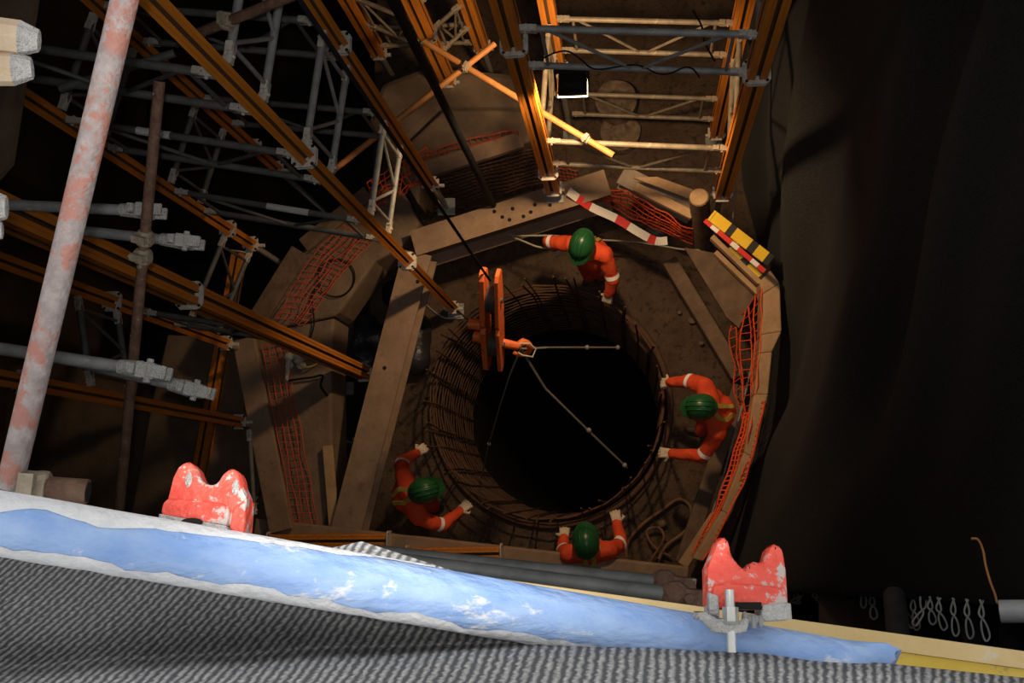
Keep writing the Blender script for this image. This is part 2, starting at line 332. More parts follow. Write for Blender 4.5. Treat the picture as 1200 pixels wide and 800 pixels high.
# striped barrier board
def striped(p0, p1, z0, z1, w, th, marks, label):
    a, c = U(*p0, z0), U(*p1, z1); b = MB(); T_ = sum(marks); q = 0
    for i, m_ in enumerate(marks):
        b.beam(a.lerp(c, q/T_), a.lerp(c, (q+m_)/T_), w, th, mi=i % 2); q += m_
    o = b.build('striped_board', ['stripe_yellow', 'stripe_black']); return tag(o, label, 'barrier')
striped((833, 252), (903, 306), 1.95, 1.85, .11, .03, (3, .5, 24, 9, 25, 10, 16, 8), 'yellow and black striped barrier board beside the timber post')
striped((858, 288), (893, 332), 1.3, 1.3, .10, .03, (14, 8, 14, 6), 'faded striped board hanging below the bright striped one')
b = MB()
a_, c_ = U(826, 258, 1.9), U(896, 318, 1.85)
for i in range(9): b.beam(a_.lerp(c_, i/9), a_.lerp(c_, (i+1)/9), .045, .012, mi=(1 if i % 3 != 1 else 0))
tag(b.build('tape_strip', ['tape_white', 'tape_red']), 'red and white tape strip stretched along the striped board', 'tape')
# ------------------------------------------------------------------ front edge: beams, shoring pieces, tubes
board('timber_board', (300, 621), (806, 679), 1.3, .24, .14, 'beam_dusty', 'long dusty brown board along the front edge of the pit', 'timber')
board('timber_board', (384, 522), (392, 620), 1.26, .10, .05, 'timber', 'short yellowish board beside the long brown beam at the left ledge')
board('timber_board', (800, 662), (838, 604), .9, .10, .05, 'timber', 'loose pale board leaning in the front right corner')
LEGW = .066
def leg_prof(w=LEGW):
    k = w/.066; dp = .004*k; side = [(x*k, y) for x, y in [(-.066, w), (-.043, w), (-.042, w-dp), (-.037, w-dp), (-.036, w), (-.014, w), (-.014, w-.03*k), (.014, w-.03*k), (.014, w), (.036, w), (.037, w-dp), (.042, w-dp), (.043, w)]]
    out = []
    for k in range(4):
        c, s_ = math.cos(-math.pi/2*k), math.sin(-math.pi/2*k)
        out += [(x*c-y*s_, x*s_+y*c) for x, y in side]
    return out
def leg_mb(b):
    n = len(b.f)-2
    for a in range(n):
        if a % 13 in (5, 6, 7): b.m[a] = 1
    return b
def plate(b, c, d, w=.092, th=.014, rot=0):
    d, s, u = basis(d); q = w*.62
    pr = [(-w, -q), (-q, -w), (q, -w), (w, -q), (w, q), (q, w), (-q, w), (-w, q)]
    b.prism(pr, c-d*th/2, c+d*th/2, up=u)
    for x in (-1, 1):
        for y in (-1, 1):
            p = c+(s*x+u*y)*w*.72
            b.tube(p-d*(th/2+.002), p+d*(th/2+.002), .012, seg=6, mi=1)
def waler(p0, p1, z, label):
    a, c = U(*p0, z), U(*p1, z); t = thing('aluminium_waler', label, 'waler', (a+c)/2)
    leg_mb(MB().prism(leg_prof(), a, c)).build('waler_body', ['orange_alu', 'slot_shade'], t)
    for p in (a, c):
        b = MB(); plate(b, p, c-a); b.build('end_plate', ['cast', 'black_hole'], t)
    return t
waler((316, 634), (456, 633), 1.44, 'orange aluminium waler lying along the front edge left of the black net')
waler((478, 650), (588, 648), 1.44, 'short orange aluminium waler between two cast end plates at the front edge')
waler((281, 296), (232, 566), .67, 'dim orange aluminium waler lying across the ground on the left')
for i, (p0, p1, d0, d1, lab) in enumerate([((430, 645), (775, 682), 3.5, 3.4, 'upper of the two grey scaffold tubes along the front edge'), ((470, 657), (787, 697), 3.1, 3.0, 'lower grey scaffold tube along the front edge, nearest the ochre plank')]):
    a, c = W(*p0, d0), W(*p1, d1); t = thing('scaffold_tube', lab, 'scaffold tube', (a+c)/2, 'front edge scaffold tubes')
    MB().tube(a, c, .024, seg=14).build('tube_body', 'galv_dark', t, smooth=True)
    d, s, u = basis(c-a); b = MB()
    b.ellipsoid(c+d*.01, .05, .045, .04, seg=10, rings=7); b.box(c+d*.07, .09, .05, .05, Matrix((d, s, u)).transposed()); b.tube(c+d*.05-u*.05, c+d*.05+u*.05, .014)
    b.build('end_fitting', 'rust_tube', t, smooth=True)
#@@TOWERS
# ------------------------------------------------------------------ shoring towers
def make_leg(tower, base, z0, z1, joints, jack=None, sec='leg', w=LEGW, face=False):
    """one aluminium leg: base (x,y), from z0 to z1; joints = heights of bolted plate pairs; jack = foot level"""
    p0, p1 = V((base.x, base.y, z0)), V((base.x, base.y, z1))
    upv = V((base.x, base.y, 0)).normalized() if face else V((0, 1, 0))
    leg = MB().ring_tube([[p+basis(V((0, 0, 1)), upv)[1]*x+basis(V((0, 0, 1)), upv)[2]*y for x, y in leg_prof(w)] for p in (p0, p1)]); leg = leg_mb(leg).build(sec, ['orange_alu', 'slot_shade'], tower)
    for z in list(joints):
        b = MB(); plate(b, V((base.x, base.y, z)), V((0, 0, 1)), w=w+.028); b.build('joint_plate', ['cast', 'black_hole'], leg)
    b = MB(); plate(b, V((base.x, base.y, z0)), V((0, 0, 1)), w=w+.022); b.build('end_plate', ['cast', 'black_hole'], leg)
    if jack is not None:
        b = MB(); b.tube((base.x, base.y, jack), (base.x, base.y, z0+.02), .03, seg=12)
        b.build('screw_jack', 'steel', leg, smooth=True)
        b = MB(); b.tube((base.x, base.y, z0-.10), (base.x, base.y, z0-.05), .055, seg=8); b.box((base.x, base.y, z0-.075), .22, .03, .03); b.build('jack_nut', 'cast', leg)
        b = MB(); b.box((base.x, base.y, jack+.008), .18, .18, .016); b.build('foot_plate', 'galv', leg)
    return leg
def make_frame(tower, A, B, zt, zb, band=None, m='galv', cap='cast', rt=.024):
    d = V((B.x-A.x, B.y-A.y, 0)); Ln = d.length; d.normalize(); s = V((0, 0, 1)).cross(d)
    a0, b0 = V((A.x, A.y, 0))+d*.12, V((B.x, B.y, 0))-d*.12
    def at(u, z): p = a0.lerp(b0, u); p.z = z; return p
    fr = MB(); fr.tube(at(0, zt), at(1, zt), rt, seg=12)
    fr = fr.build('ledger_frame', m, tower, smooth=True)
    MB().tube(at(0, zb), at(1, zb), rt, seg=12).build('lower_chord', m, fr, smooth=True)
    for u0, z0, u1, z1 in ((.06, zt, .06, zb), (.94, zt, .94, zb), (.08, zt, .48, zb), (.92, zt, .52, zb)):
        MB().tube(at(u0, z0), at(u1, z1), .013, seg=8).build('brace', m, fr, smooth=True)
    R = Matrix((d, s, V((0, 0, 1)))).transposed()
    for u, sg in ((0, 1), (1, -1)):
        for z in (zt, zb):
            p = at(u, z); b = MB()
            b.box(p-d*sg*.02, .08, .045, .045, R); b.box(p+d*sg*.03, .05, .04, .062, R); b.tube(p-d*sg*.02-s*.034, p-d*sg*.02+s*.034, .011, seg=6)
            b.build('clamp_head', cap, fr, bevel=.004)
    if band:
        u0, u1, z = band; MB().tube(at(u0, z), at(u1, z), rt+.002, seg=12).build('label_band', 'white_band', fr, smooth=True)
    return fr
def flat(p): return V((p.x, p.y, 0))
# right tower with the floodlight
pD, pE, pF = flat(U(650, 228, 1.4)), flat(U(846, 226, 1.72)), flat(U(659, 105, 1.4)); pG = pF+(pE-pD)
TR = thing('shoring_tower', 'floodlit orange aluminium shoring tower at the back right of the pit', 'shoring tower', (pD+pG)/2)
make_leg(TR, pD, 1.62, 8.6, (2.15, 4.78, 4.81), jack=1.402)
make_leg(TR, pE, 1.72, 8.6, (4.45, 4.48), jack=.0)
make_leg(TR, pF, 1.40, 8.6, (1.9, 4.78), jack=0)
make_leg(TR, pG, .35, 8.6, (3.8,), jack=0)
make_frame(TR, pD, pE, 5.02, 4.46); make_frame(TR, pD, pE, 2.94, 2.36, m='galv_lamplit', cap='cast_tan')
make_frame(TR, pF, pG, 2.94, 2.32, m='galv_lamplit', cap='cast_tan'); make_frame(TR, pF, pG, 1.3, .75, m='galv_lamplit', cap='cast_tan')
make_frame(TR, pD, pF, 2.94, 2.36, m='galv_lamplit', cap='cast_tan'); make_frame(TR, pE, pG, 2.94, 2.36, m='galv_lamplit', cap='cast_tan'); make_frame(TR, pE, pG, 5.02, 4.46)
# left tower against the pit
pA, pC, pH, pL = flat(U(530, 360, .25)), flat(U(510, 222, 1.8)), flat(U(322, 304, 1.4)), flat(U(348, 219, 1.4))
TL = thing('shoring_tower', 'tall orange shoring tower left of the hook cable, one leg reaching the pit edge', 'shoring tower', (pA+pL)/2)
make_leg(TL, pA, .25, 8.9, (2.45, 2.5, 5.28, 5.31), jack=0, w=.050, face=True)
make_leg(TL, pC, 1.98, 8.9, (4.98, 5.01), jack=1.2, w=.050, face=True)
make_leg(TL, pH, 2.05, 8.9, (2.6,), jack=-2.5, w=.050, face=True); make_leg(TL, pL, 2.0, 8.9, (2.6,), jack=-2.5, w=.050, face=True)
for zt, zb in ((6.5, 6.02), (5.30, 4.78), (3.77, 3.22)):
    make_frame(TL, pA, pC, zt, zb)
    make_frame(TL, pH, pA, zt, zb, band=((.30, .46, zt) if zt == 5.30 else (.50, .74, zt) if zt == 3.77 else (.04, .18, zt)), m='galv_dark')
    make_frame(TL, pL, pC, zt, zb, m='galv_dark'); make_frame(TL, pH, pL, zt, zb, m='galv_dark')
# near-left tower
pB, pI, pJ = flat(U(430, 439, .6)), flat(U(280, 408, 1.4)), flat(U(296, 497, 1.4))
TN = thing('shoring_tower', 'orange shoring tower at the left edge whose leg slants down to the dark gap', 'shoring tower', (pB+pJ)/2)
make_leg(TN, pB, .72, 8.9, (4.95,), jack=0)
make_leg(TN, pI, 1.75, 8.9, (3.9,), jack=-2.5, w=.050, face=True); make_leg(TN, pJ, 1.75, 8.9, (5.2,), jack=-2.5, w=.050, face=True)
make_frame(TN, pI, pB, 3.5, 2.95, m='galv_dark'); make_frame(TN, pI, pJ, 4.4, 3.85, m='galv_dark')
pK = pJ+V((.10, -.95, 0))
make_frame(TN, pJ, pK, 1.5, .95, m='galv_dark'); make_frame(TN, pH, pI, 2.6, 2.0, m='galv_dark')
# far tower at the top middle
pN, pO = flat(U(526, 96, 1.2)), flat(U(565, 54, 1.3)); pN2 = pN+V((-.75, .35, 0)); pO2 = pO+V((-.2, .9, 0))
TF = thing('shoring_tower', 'far shoring tower at the top middle, half hidden behind the black tube', 'shoring tower', (pN+pO)/2)
make_leg(TF, pN, 1.25, 7.5, (2.3,), jack=0); make_leg(TF, pO, 1.3, 7.5, (2.6,), jack=0); make_leg(TF, pN2, 1.25, 7.5, (2.6,), jack=0)
make_frame(TF, pN, pO, 2.3, 1.85, m='galv_lamplit', cap='cast_tan'); make_frame(TF, pN2, pO, 1.8, 1.4, m='galv_lamplit', cap='cast_tan'); make_frame(TF, pN, pO, 3.3, 2.85, m='galv_lamplit', cap='cast_tan'); make_frame(TF, pN2, pN, 2.5, 1.95, m='galv_lamplit', cap='cast_tan')
#@@TUBES
# ------------------------------------------------------------------ loose scaffold tubes and couplers
def coupler(b, p, d1, d2, r=.03, mi=0):
    d1, s, u = basis(d1)
    for d in (d1, V(d2).normalized()):
        b.tube(p-d*.03, p+d*.03, r*1.35, seg=12, mi=mi)
    b.box(p+u*r*1.3, .03, .06, .05, Matrix((d1, s, u)).transposed(), mi); b.tube(p+s*r*1.5-u*.03, p+s*r*1.5+u*.05, .008, seg=6, mi=mi)
def tube_thing(name, a, c, r, m, label, couplers=(), cat='scaffold tube', group=None, end=True):
    t = thing(name, label, cat, (a+c)/2, group)
    b = MB(); b.tube(a, c, r, seg=18); b.build('tube_body', m, t, smooth=True)
    if end:
        d = (c-a).normalized()
        for p, q in ((a, -d), (c, d)): MB().tube(p+q*.0008, p+q*.0016, r*.82, seg=14).build('tube_mouth', 'black_hole', t)
    for u, d2 in couplers:
        b = MB(); coupler(b, a.lerp(c, u), c-a, d2, r); b.build('coupler', 'cast_tan', t, smooth=True)
    return t
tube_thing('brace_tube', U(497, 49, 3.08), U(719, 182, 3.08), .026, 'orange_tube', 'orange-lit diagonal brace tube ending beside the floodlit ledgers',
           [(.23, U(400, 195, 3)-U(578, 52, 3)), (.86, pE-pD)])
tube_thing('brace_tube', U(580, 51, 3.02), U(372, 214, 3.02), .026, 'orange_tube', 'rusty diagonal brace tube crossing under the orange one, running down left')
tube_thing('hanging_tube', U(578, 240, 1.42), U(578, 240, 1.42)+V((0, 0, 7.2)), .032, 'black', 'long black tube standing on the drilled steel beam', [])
tube_thing('brace_tube', W(225, 42, 5.0), W(345, -6, 4.7), .026, 'rust_tube', 'rusty tube clamped across the grey ledgers at the top left', [(.36, V((0, 0, 1)))])
# foreground diagonal tube and its transom
tube_thing('scaffold_tube', W(152, -25, 1.95), W(11, 570, 2.06), .0262, 'pink_tube', 'long pinkish paint-spattered scaffold tube leaning across the left foreground')
tr_ = tube_thing('scaffold_tube', W(-230, 552, 2.02), W(103, 576, 2.1), .0262, 'rust_tube', 'short rusty transom tube at the left above the blue pipe', [(.80, V((0, 1, .2)))])
q_ = W(-210, 553.5, 2.026); MB().tube(V((q_.x, q_.y, 9.12)), q_+V((0, 0, .06)), .024, seg=14).build('support_post', 'galv', tr_, smooth=True)
tube_thing('scaffold_tube', W(187, 95, 4.0), W(139, 604, 4.6), .023, 'rust_tube', 'thin rusty tube hanging down behind the pinkish tube', [(.33, V((1, 0, 0))), (.37, V((1, 0, 0)))])
def head(b, p, d):
    d, s, u = basis(d); R = Matrix((d, s, u)).transposed()
    b.tube(p-d*.10, p-d*.01, .028, .036, seg=10); b.box(p+d*.01, .07, .06, .075, R)
    b.box(p+d*.055+u*.035, .07, .05, .02, R); b.box(p+d*.055-u*.035, .07, .05, .02, R); b.tube(p+d*.02+u*.02-s*.045, p+d*.02+u*.02+s*.045, .014, seg=8); b.box(p-d*.04+u*.04, .03, .04, .03, R)
for p0, p1, d0, lab in [((10, 240), (168, 247), 4.3, 'grey ledger tube with mortar-caked end just right of the pinkish tube'), ((92, 270), (214, 283), 4.5, 'lower grey ledger tube with bright mortar-caked end above the orange leg'),
                        ((-30, 404), (170, 434), 3.7, 'pale grey ledger tube with wedge head, nearest at the left edge'), ((40, 412), (225, 456), 4.2, 'grey ledger tube with wedge head reaching past the thin rusty tube')]:
    a, c = W(*p0, d0), W(*p1, d0); t = thing('ledger_tube', lab, 'scaffold tube', (a+c)/2, 'ledger tubes with wedge heads at the left')
    MB().tube(a, c, .024, seg=14).build('tube_body', 'galv', t, smooth=True)
    b = MB(); head(b, c, c-a); b.build('wedge_head', 'mortar', t, bevel=.004)
a, c = W(205, 62, 5.6), W(70, 104, 5.6)
tube_thing('scaffold_tube', a, c, .024, 'galv_dark', 'dim tube slanting behind the pinkish tube near the top')
# timber beam ends poking in at the left edge
def beam_end(p, q, w, h, label, cols='timber_pale'):
    d, s, u = basis(q-p); t = thing('timber_beam', label, 'timber', (p+q)/2)
    c = .32; pr = [(-w/2, -h/2+h*c), (-w/2+w*c, -h/2), (w/2-w*c, -h/2), (w/2, -h/2+h*c), (w/2, h/2-h*c), (w/2-w*c, h/2), (-w/2+w*c, h/2), (-w/2, h/2-h*c)]
    R = [[p+s*x+u*y for x, y in pr], [q-d*.035+s*x+u*y for x, y in pr], [q+s*x*.62+u*y*.62 for x, y in pr]]
    b = MB(); b.ring_tube(R[:2]); b.build('beam_body', cols, t)
    b = MB(); b.ring_tube(R[1:]); b.build('chamfered_end', 'mortar', t)
beam_end(W(-90, 30, 1.9), W(46, 48, 1.95), .066, .06, 'upper pale timber beam end with chamfered tip at the top left')
beam_end(W(-90, 80, 1.9), W(38, 80, 1.95), .064, .058, 'lower pale timber beam end with chamfered tip at the top left')
beam_end(W(-60, 240, 1.95), W(8, 243, 1.98), .07, .07, 'rounded pale timber end at the left edge above the orange leg')
beam_end(W(-60, 268, 1.95), W(3, 270, 1.98), .05, .05, 'small pale timber end at the left edge just under the rounded one')
b = MB(); b.slab([W(-40, -60, 5.3), W(50, -60, 5.3), W(12, 190, 5.8), W(-40, 250, 5.8)], .04); tag(b.build('plywood_sheet', 'beam_dusty'), 'tall brown plywood panel at the top left edge', 'plywood')
#@@CAGE
# ------------------------------------------------------------------ rebar cage
RC = 1.23
CG = thing('rebar_cage', 'round rusty rebar cage standing in the bored pit', 'rebar cage', V((PC.x, PC.y, -2.35)))
hoop0 = None
zs = [.62-.155*k for k in range(19)]
for k, z in enumerate(zs):
    if hoop0 is None:
        c0 = [V((PC.x+(RC+.006*math.sin(i*1.7))*math.cos(2*math.pi*i/72), PC.y+(RC+.006*math.sin(i*1.7))*math.sin(2*math.pi*i/72), z)) for i in range(72)]
        o = MB().path(c0, .0105, seg=5, closed=True).build('hoop', 'rebar', CG); hoop0 = o
    else:
        o = hoop0.copy(); COL.objects.link(o); o.parent = CG; o.location = hoop0.location+V((0, 0, z-zs[0])); o.rotation_euler = (random.uniform(-.012, .012), random.uniform(-.012, .012), k*.7)
bar0 = None
NB = 30
for i in range(NB):
    a = 2*math.pi*i/NB+random.uniform(-.03, .03); top = .98+random.uniform(-.1, .25)
    p = V((PC.x+(RC-.02)*math.cos(a), PC.y+(RC-.02)*math.sin(a), 0))
    q = p+V((random.uniform(-.04, .04), random.uniform(-.04, .04), top))
    MB().path([p+V((0, 0, -2.35)), p+V((0, 0, .2)), q], .010, seg=6).build('bar', 'rebar', CG)
    if i % 2 == 0:
        a += .035; p = V((PC.x+(RC-.02)*math.cos(a), PC.y+(RC-.02)*math.sin(a), 0))
        MB().path([p+V((0, 0, -2.35)), p+V((0, 0, .2)), p+V((random.uniform(-.06, .06), random.uniform(-.06, .06), top-.1))], .011, seg=6).build('bar', 'rebar', CG)
b = MB(); b.path(circ(RP+.015, .03, 72), .035, seg=8, closed=True); tag(b.build('pit_collar', 'rebar', smooth='all'), 'thick rusty ring lining the mouth of the pit', 'ring')
#@@HOOK
# ------------------------------------------------------------------ hook block, cable and slings
hb0, hb1 = U(574, 318, 3.0), U(579, 430, 2.1)
HB = thing('hook_block', 'orange-red crane hook block hanging over the pit', 'hook block', hb0)
ax, sd, nm = basis(hb1-hb0, V((0, 0, 1)))
Ln = (hb1-hb0).length
def hp(u, w, h): return hb0+ax*(u*Ln)+sd*w+nm*h
def cheek(w0, w1, name):
    prof = [(0, -.05), (.04, -.09), (.46, -.13), (.5, -.10), (.54, -.13), (.96, -.09), (1, -.05), (1, .05), (.96, .09), (.54, .13), (.5, .10), (.46, .13), (.04, .09), (0, .05)]
    b = MB(); b.ring_tube([[hp(u, w, h) for u, h in prof] for w in (w0, w1)]); return b.build(name, 'hook_orange', HB, bevel=.006)
cheek(-.085, -.05, 'cheek_plate'); cheek(.035, .085, 'cheek_plate')
for u in (.27, .74):
    b = MB(); b.tube(hp(u, -.045, 0), hp(u, .03, 0), .115, seg=20); b.build('sheave', 'dark_steel', HB, smooth=True)
    b = MB(); b.tube(hp(u, -.105, 0), hp(u, .105, 0), .025, seg=10); b.build('pin', 'dark_steel', HB, smooth=True)
b = MB(); b.tube(hp(.55, .08, 0), hp(.55, .21, 0), .05, seg=12); b.tube(hp(.68, .08, 0), hp(.68, .17, 0), .05, seg=12); b.build('trunnion', 'hook_orange', HB, smooth=True)
hk = U(606, 406, 2.2)
b = MB(); b.path([hp(.68, .17, 0), hk.lerp(hp(.68, .17, 0), .5), hk+V((0, 0, .03))]+[hk+V((.09*math.sin(t)+.02, .05*math.cos(t), -.09+.09*math.cos(t))) for t in [.4*k for k in range(1, 11)]], [.05, .045, .04]+[.034-.0018*k for k in range(10)], seg=10); b.build('hook', 'hook_orange', HB, smooth=True)
b = MB(); b.path([hb0+ax*.1, U(567, 318, 3.05), U(567, 318, 3.05)+V((0, 0, 3)), U(567, 318, 3.05)+V((.0, .0, 7.5))], .011, seg=8)
tag(b.build('hoist_cable', 'black', smooth=True), 'thin black hoist cable running down to the hook block', 'cable')
def sling(pts, label, r=.011, knots=()):
    t = thing('sling', label, 'sling', pts[0]); MB().path(pts, r, seg=6).build('sling_rope', 'sling_rope', t, smooth=True)
    for p in knots: MB().ellipsoid(p, r*2.6, r*2.6, r*3, seg=8, rings=6).build('shackle', 'galv', t, smooth=True)
hk2 = hk+V((.02, 0, -.12))
sling([hk2, U(640, 407, 1.6), U(688, 407, 1.1), U(726, 407, .75)], 'sling stretched from the hook straight to the right', .010, [U(688, 407, 1.1), U(724, 407, .77)])
sling([hk2, U(640, 456, 1.6), U(690, 505, 1.15), U(735, 548, .72)], 'sling running from the hook down to the lower right rim', .011, [U(690, 504, 1.16), U(732, 545, .75)])
sling([hk2, U(597, 440, 1.8), U(585, 478, 1.0), U(573, 520, .0), U(564, 560, -.8)], 'dim sling hanging from the hook down into the pit', .009, [U(573, 520, 0)])
lp = [U(608, 402, 2.25), U(620, 402, 2.25), U(628, 409, 2.2), U(624, 418, 2.2), U(612, 416, 2.2), U(606, 412, 2.2)]
tag(MB().path(lp, .008, seg=6).build('rope_loop', 'rope', smooth=True), 'small pale rope loop hanging on the crane hook', 'rope')
#@@LAMP
# ------------------------------------------------------------------ floodlight on the ledger
lc = U(671, 99, 4.22); lz = lc.z
aim = (V((-1.1, 1.2, 0))-lc).normalized()
FLD = thing('floodlight', 'black floodlight clamped under the blue-grey ledger tube', 'floodlight', lc)
ld, ls, lu = basis(V((-.02, -.25, -1)), V((1, 0, 0))); LR = Matrix((ls, lu, -ld)).transposed()
b = MB()
def lq(x, y, z): return lc+LR @ V((x, y, z))
hw, hh = .078, .105
rg = [[lq(x*k, y*k2, z) for x, y in ((-hw, -hh), (hw, -hh), (hw, hh), (-hw, hh))] for k, k2, z in ((.55, .6, .09), (.9, .9, .05), (1, 1, 0), (1, 1, -.03))]
b.ring_tube(rg); b.build('housing', 'black', FLD)
for k in range(5): MB().box(lq(0, -.07+.035*k, .095), .09, .006, .03, LR).build('cooling_fin', 'black', FLD)
b = MB(); b.slab([lq(-hw*1.02, -hh*1.02, -.031), lq(hw*1.02, -hh*1.02, -.031), lq(hw*1.02, hh*1.02, -.031), lq(-hw*1.02, hh*1.02, -.031)], .012, down=LR @ V((0, 0, -1))); b.build('front_glass', 'lamp_glass', FLD)
for sg in (-1, 1): MB().beam(lq(hw*.5, sg*(hh+.012), .0), lq(hw*.5, sg*(hh+.012), .20), .012, .03).build('bracket_arm', 'black', FLD)
MB().beam(lq(hw*.5, -hh-.02, .2), lq(hw*.5, hh+.02, .2), .03, .012).build('bracket_bridge', 'black', FLD)
sp = light('floodlight_lamp', 'SPOT', lq(0, 0, -.08), 300, (1, .67, .36), shadow_soft_size=.10, spot_size=math.radians(168), spot_blend=.75)
sp.rotation_euler = (aim*.35+V((0, 0, -1))).to_track_quat('-Z', 'Y').to_euler()
cb = [U(637, 68, 4.6), U(650, 62, 4.75), U(665, 60, 4.75), U(680, 69, 4.7), U(692, 79, 4.6), U(706, 81, 4.55), U(745, 76, 4.5), U(770, 86, 4.5), U(785, 86, 4.5), U(802, 79, 4.55), U(812, 81, 4.5), U(820, 91, 4.45)]
def spline(pts, k=6):
    out = []
    for i in range(len(pts)-1):
        p0, p1, p2, p3 = pts[max(i-1, 0)], pts[i], pts[i+1], pts[min(i+2, len(pts)-1)]
        for j in range(k):
            t = j/k; out.append(.5*((2*p1)+(p2-p0)*t+(2*p0-5*p1+4*p2-p3)*t*t+(3*p1-p0-3*p2+p3)*t**3))
    return out+[pts[-1]]
tag(MB().path(spline(cb), .006, seg=6).build('lamp_cable', 'black', smooth=True), 'black cable looping along the ledger above the floodlight', 'cable')
tag(MB().path(spline([U(812, 12, 4.3), U(822, 30, 4.3), U(826, 50, 4.3), U(838, 72, 4.3)]), .007, seg=6).build('hanging_cable', 'black', smooth=True), 'short black cable hanging near the right tower leg', 'cable')
# concrete stumps on the ground behind
for (x, y, r, h, lab) in ((722, 117, .235, .28, 'round rubble-topped concrete pile stump at the back, upper one'), (727, 154, .225, .14, 'round concrete pile stump with a red stain, partly behind the ledger')):
    c = U(x, y, h); b = MB(); rr = []
    for z, k in ((-.02, 1.04), (h*.5, 1.02), (h, 1), (h+.01, .9), (h-.03, .55), (h+.02, .25)):
        rr.append([V((c.x+r*k*(1+.06*nz3((math.cos(a)*2, math.sin(a)*2, z+x)))*math.cos(a), c.y+r*k*math.sin(a), z+.02*nz3((math.cos(a)*3*k, math.sin(a)*3*k, x)))) for a in [2*math.pi*i/28 for i in range(28)]])
    b.ring_tube(rr); tag(b.build('pile_stump', 'stone', smooth=True), lab, 'concrete stump')
#@@NETS
# ------------------------------------------------------------------ orange plastic mesh
def net(top, bot, nu, nv, m, label, w=.011, sag=.05, seed=0, name='plastic_mesh'):
    """mesh hung between two polylines of world points"""
    def along(pl, t):
        ls = [(pl[i+1]-pl[i]).length for i in range(len(pl)-1)]; T = sum(ls)*t
        for i, l in enumerate(ls):
            if T <= l or i == len(ls)-1: return pl[i].lerp(pl[i+1], min(T/l, 1))
            T -= l
    def pt(i, j):
        u, v = i/nu, j/nv; p = along(top, u).lerp(along(bot, u), v)
        k = math.sin(math.pi*v)
        p = p+V((nz3((u*5+seed, v*4, 1)), nz3((u*5, v*4+seed, 7)), nz3((u*6, v*5, 3+seed))-.4*k))*sag
        return p
    g = [[pt(i, j) for j in range(nv+1)] for i in range(nu+1)]; b = MB()
    for i in range(nu+1): b.path(g[i], w*.5, seg=4)
    for j in range(nv+1): b.path([g[i][j] for i in range(nu+1)], w*.62, seg=4)
    return tag(b.build(name, m), label, 'safety mesh')
net([U(893, 338, 1.5), U(893, 392, 1.5), U(889, 440, 1.5), U(882, 480, 1.5), U(876, 520, 1.5)], [U(858, 380, .75), U(856, 415, .7), U(862, 450, .7), U(868, 490, .7), U(872, 524, .9)], 16, 5, 'net_orange', 'bright orange plastic mesh hung inside the right kerb')
net([U(896, 470, 1.54), U(882, 536, 1.54), U(855, 603, 1.54), U(824, 656, 1.54)], [U(872, 486, 1.3), U(858, 540, 1.3), U(838, 596, 1.3), U(812, 648, 1.3)], 30, 5, 'net_orange', 'dull red plastic mesh along the lower part of the right kerb', seed=3, w=.016, sag=.03)
net([U(708, 222, 1.25), U(735, 222, 1.3), U(790, 258, 1.3), U(812, 268, 1.2)], [U(708, 236, .9), U(735, 252, .8), U(770, 268, .7), U(812, 286, .7)], 16, 6, 'net_orange', 'orange plastic mesh sagging behind the red and white tape', seed=5, sag=.035)
net([U(306, 404, 1.32), U(318, 470, 1.32), U(334, 560, 1.32), U(344, 618, 1.32)], [U(334, 402, 1.24), U(346, 470, 1.24), U(362, 560, 1.24), U(374, 618, 1.24)], 26, 4, 'net_dusty', 'red plastic mesh lying along the left ledge beside the wide board', w=.010, seed=8, sag=.02)
net([U(322, 372, 1.4), U(362, 306, 1.4), U(400, 262, 1.4)], [U(356, 380, 1.23), U(400, 320, 1.23), U(436, 282, 1.23)], 16, 7, 'net_dusty', 'dim red plastic mesh over the upper left corner ledge', w=.009, seed=11, sag=.04)
net([U(430, 214, 1.5), U(470, 190, 1.5), U(500, 172, 1.5)], [U(438, 244, 1.24), U(470, 228, 1.24), U(498, 208, 1.24)], 10, 5, 'net_orange', 'small red mesh piece behind the two pale frame tubes', w=.011, seed=13, sag=.06)
net([U(498, 178, 1.5), U(550, 162, 1.5), U(606, 152, 1.5)], [U(500, 200, 1.24), U(552, 186, 1.24), U(612, 174, 1.24)], 16, 4, 'net_dusty', 'dim red mesh strip behind the pale kerb board at the back', w=.011, seed=15, sag=.04)
net([U(500, 206, 1.2), U(560, 188, 1.2), U(632, 172, 1.2)], [U(494, 250, .4), U(560, 232, .4), U(640, 212, .4)], 20, 10, 'rebar', 'dark rebar mat hanging in the gap behind the steel beam', w=.02, seed=17, sag=.02, name='rebar_mat')
net([U(652, 196, 1.3), U(676, 200, 1.3)], [U(656, 212, .8), U(680, 216, .8)], 5, 4, 'net_dusty', 'small scrap of mesh beside the foot of the floodlit leg', w=.011, seed=19)
# red and white warning tape
pl = spline([U(666, 224, 1.5), U(692, 242, 1.35), U(722, 256, 1.25), U(750, 273, 1.2), U(768, 282, 1.15), U(782, 282, 1.15)], 6); b = MB()
for i in range(len(pl)-1):
    b.beam(pl[i], pl[i+1], .085, .008, mi=(1 if (i//3) % 3 == 1 else 0))
tag(b.build('warning_tape', ['tape_white', 'tape_red']), 'wide red and white warning tape sagging from the steel beam', 'tape')
b = MB(); b.path(spline([U(846, 218, 1.85), U(848, 200, 2.0), U(862, 212, 1.9), U(858, 262, 1.2)]), .008, seg=5)
tag(b.build('rope', 'rope'), 'pale rope end dangling beside the right tower leg', 'rope')
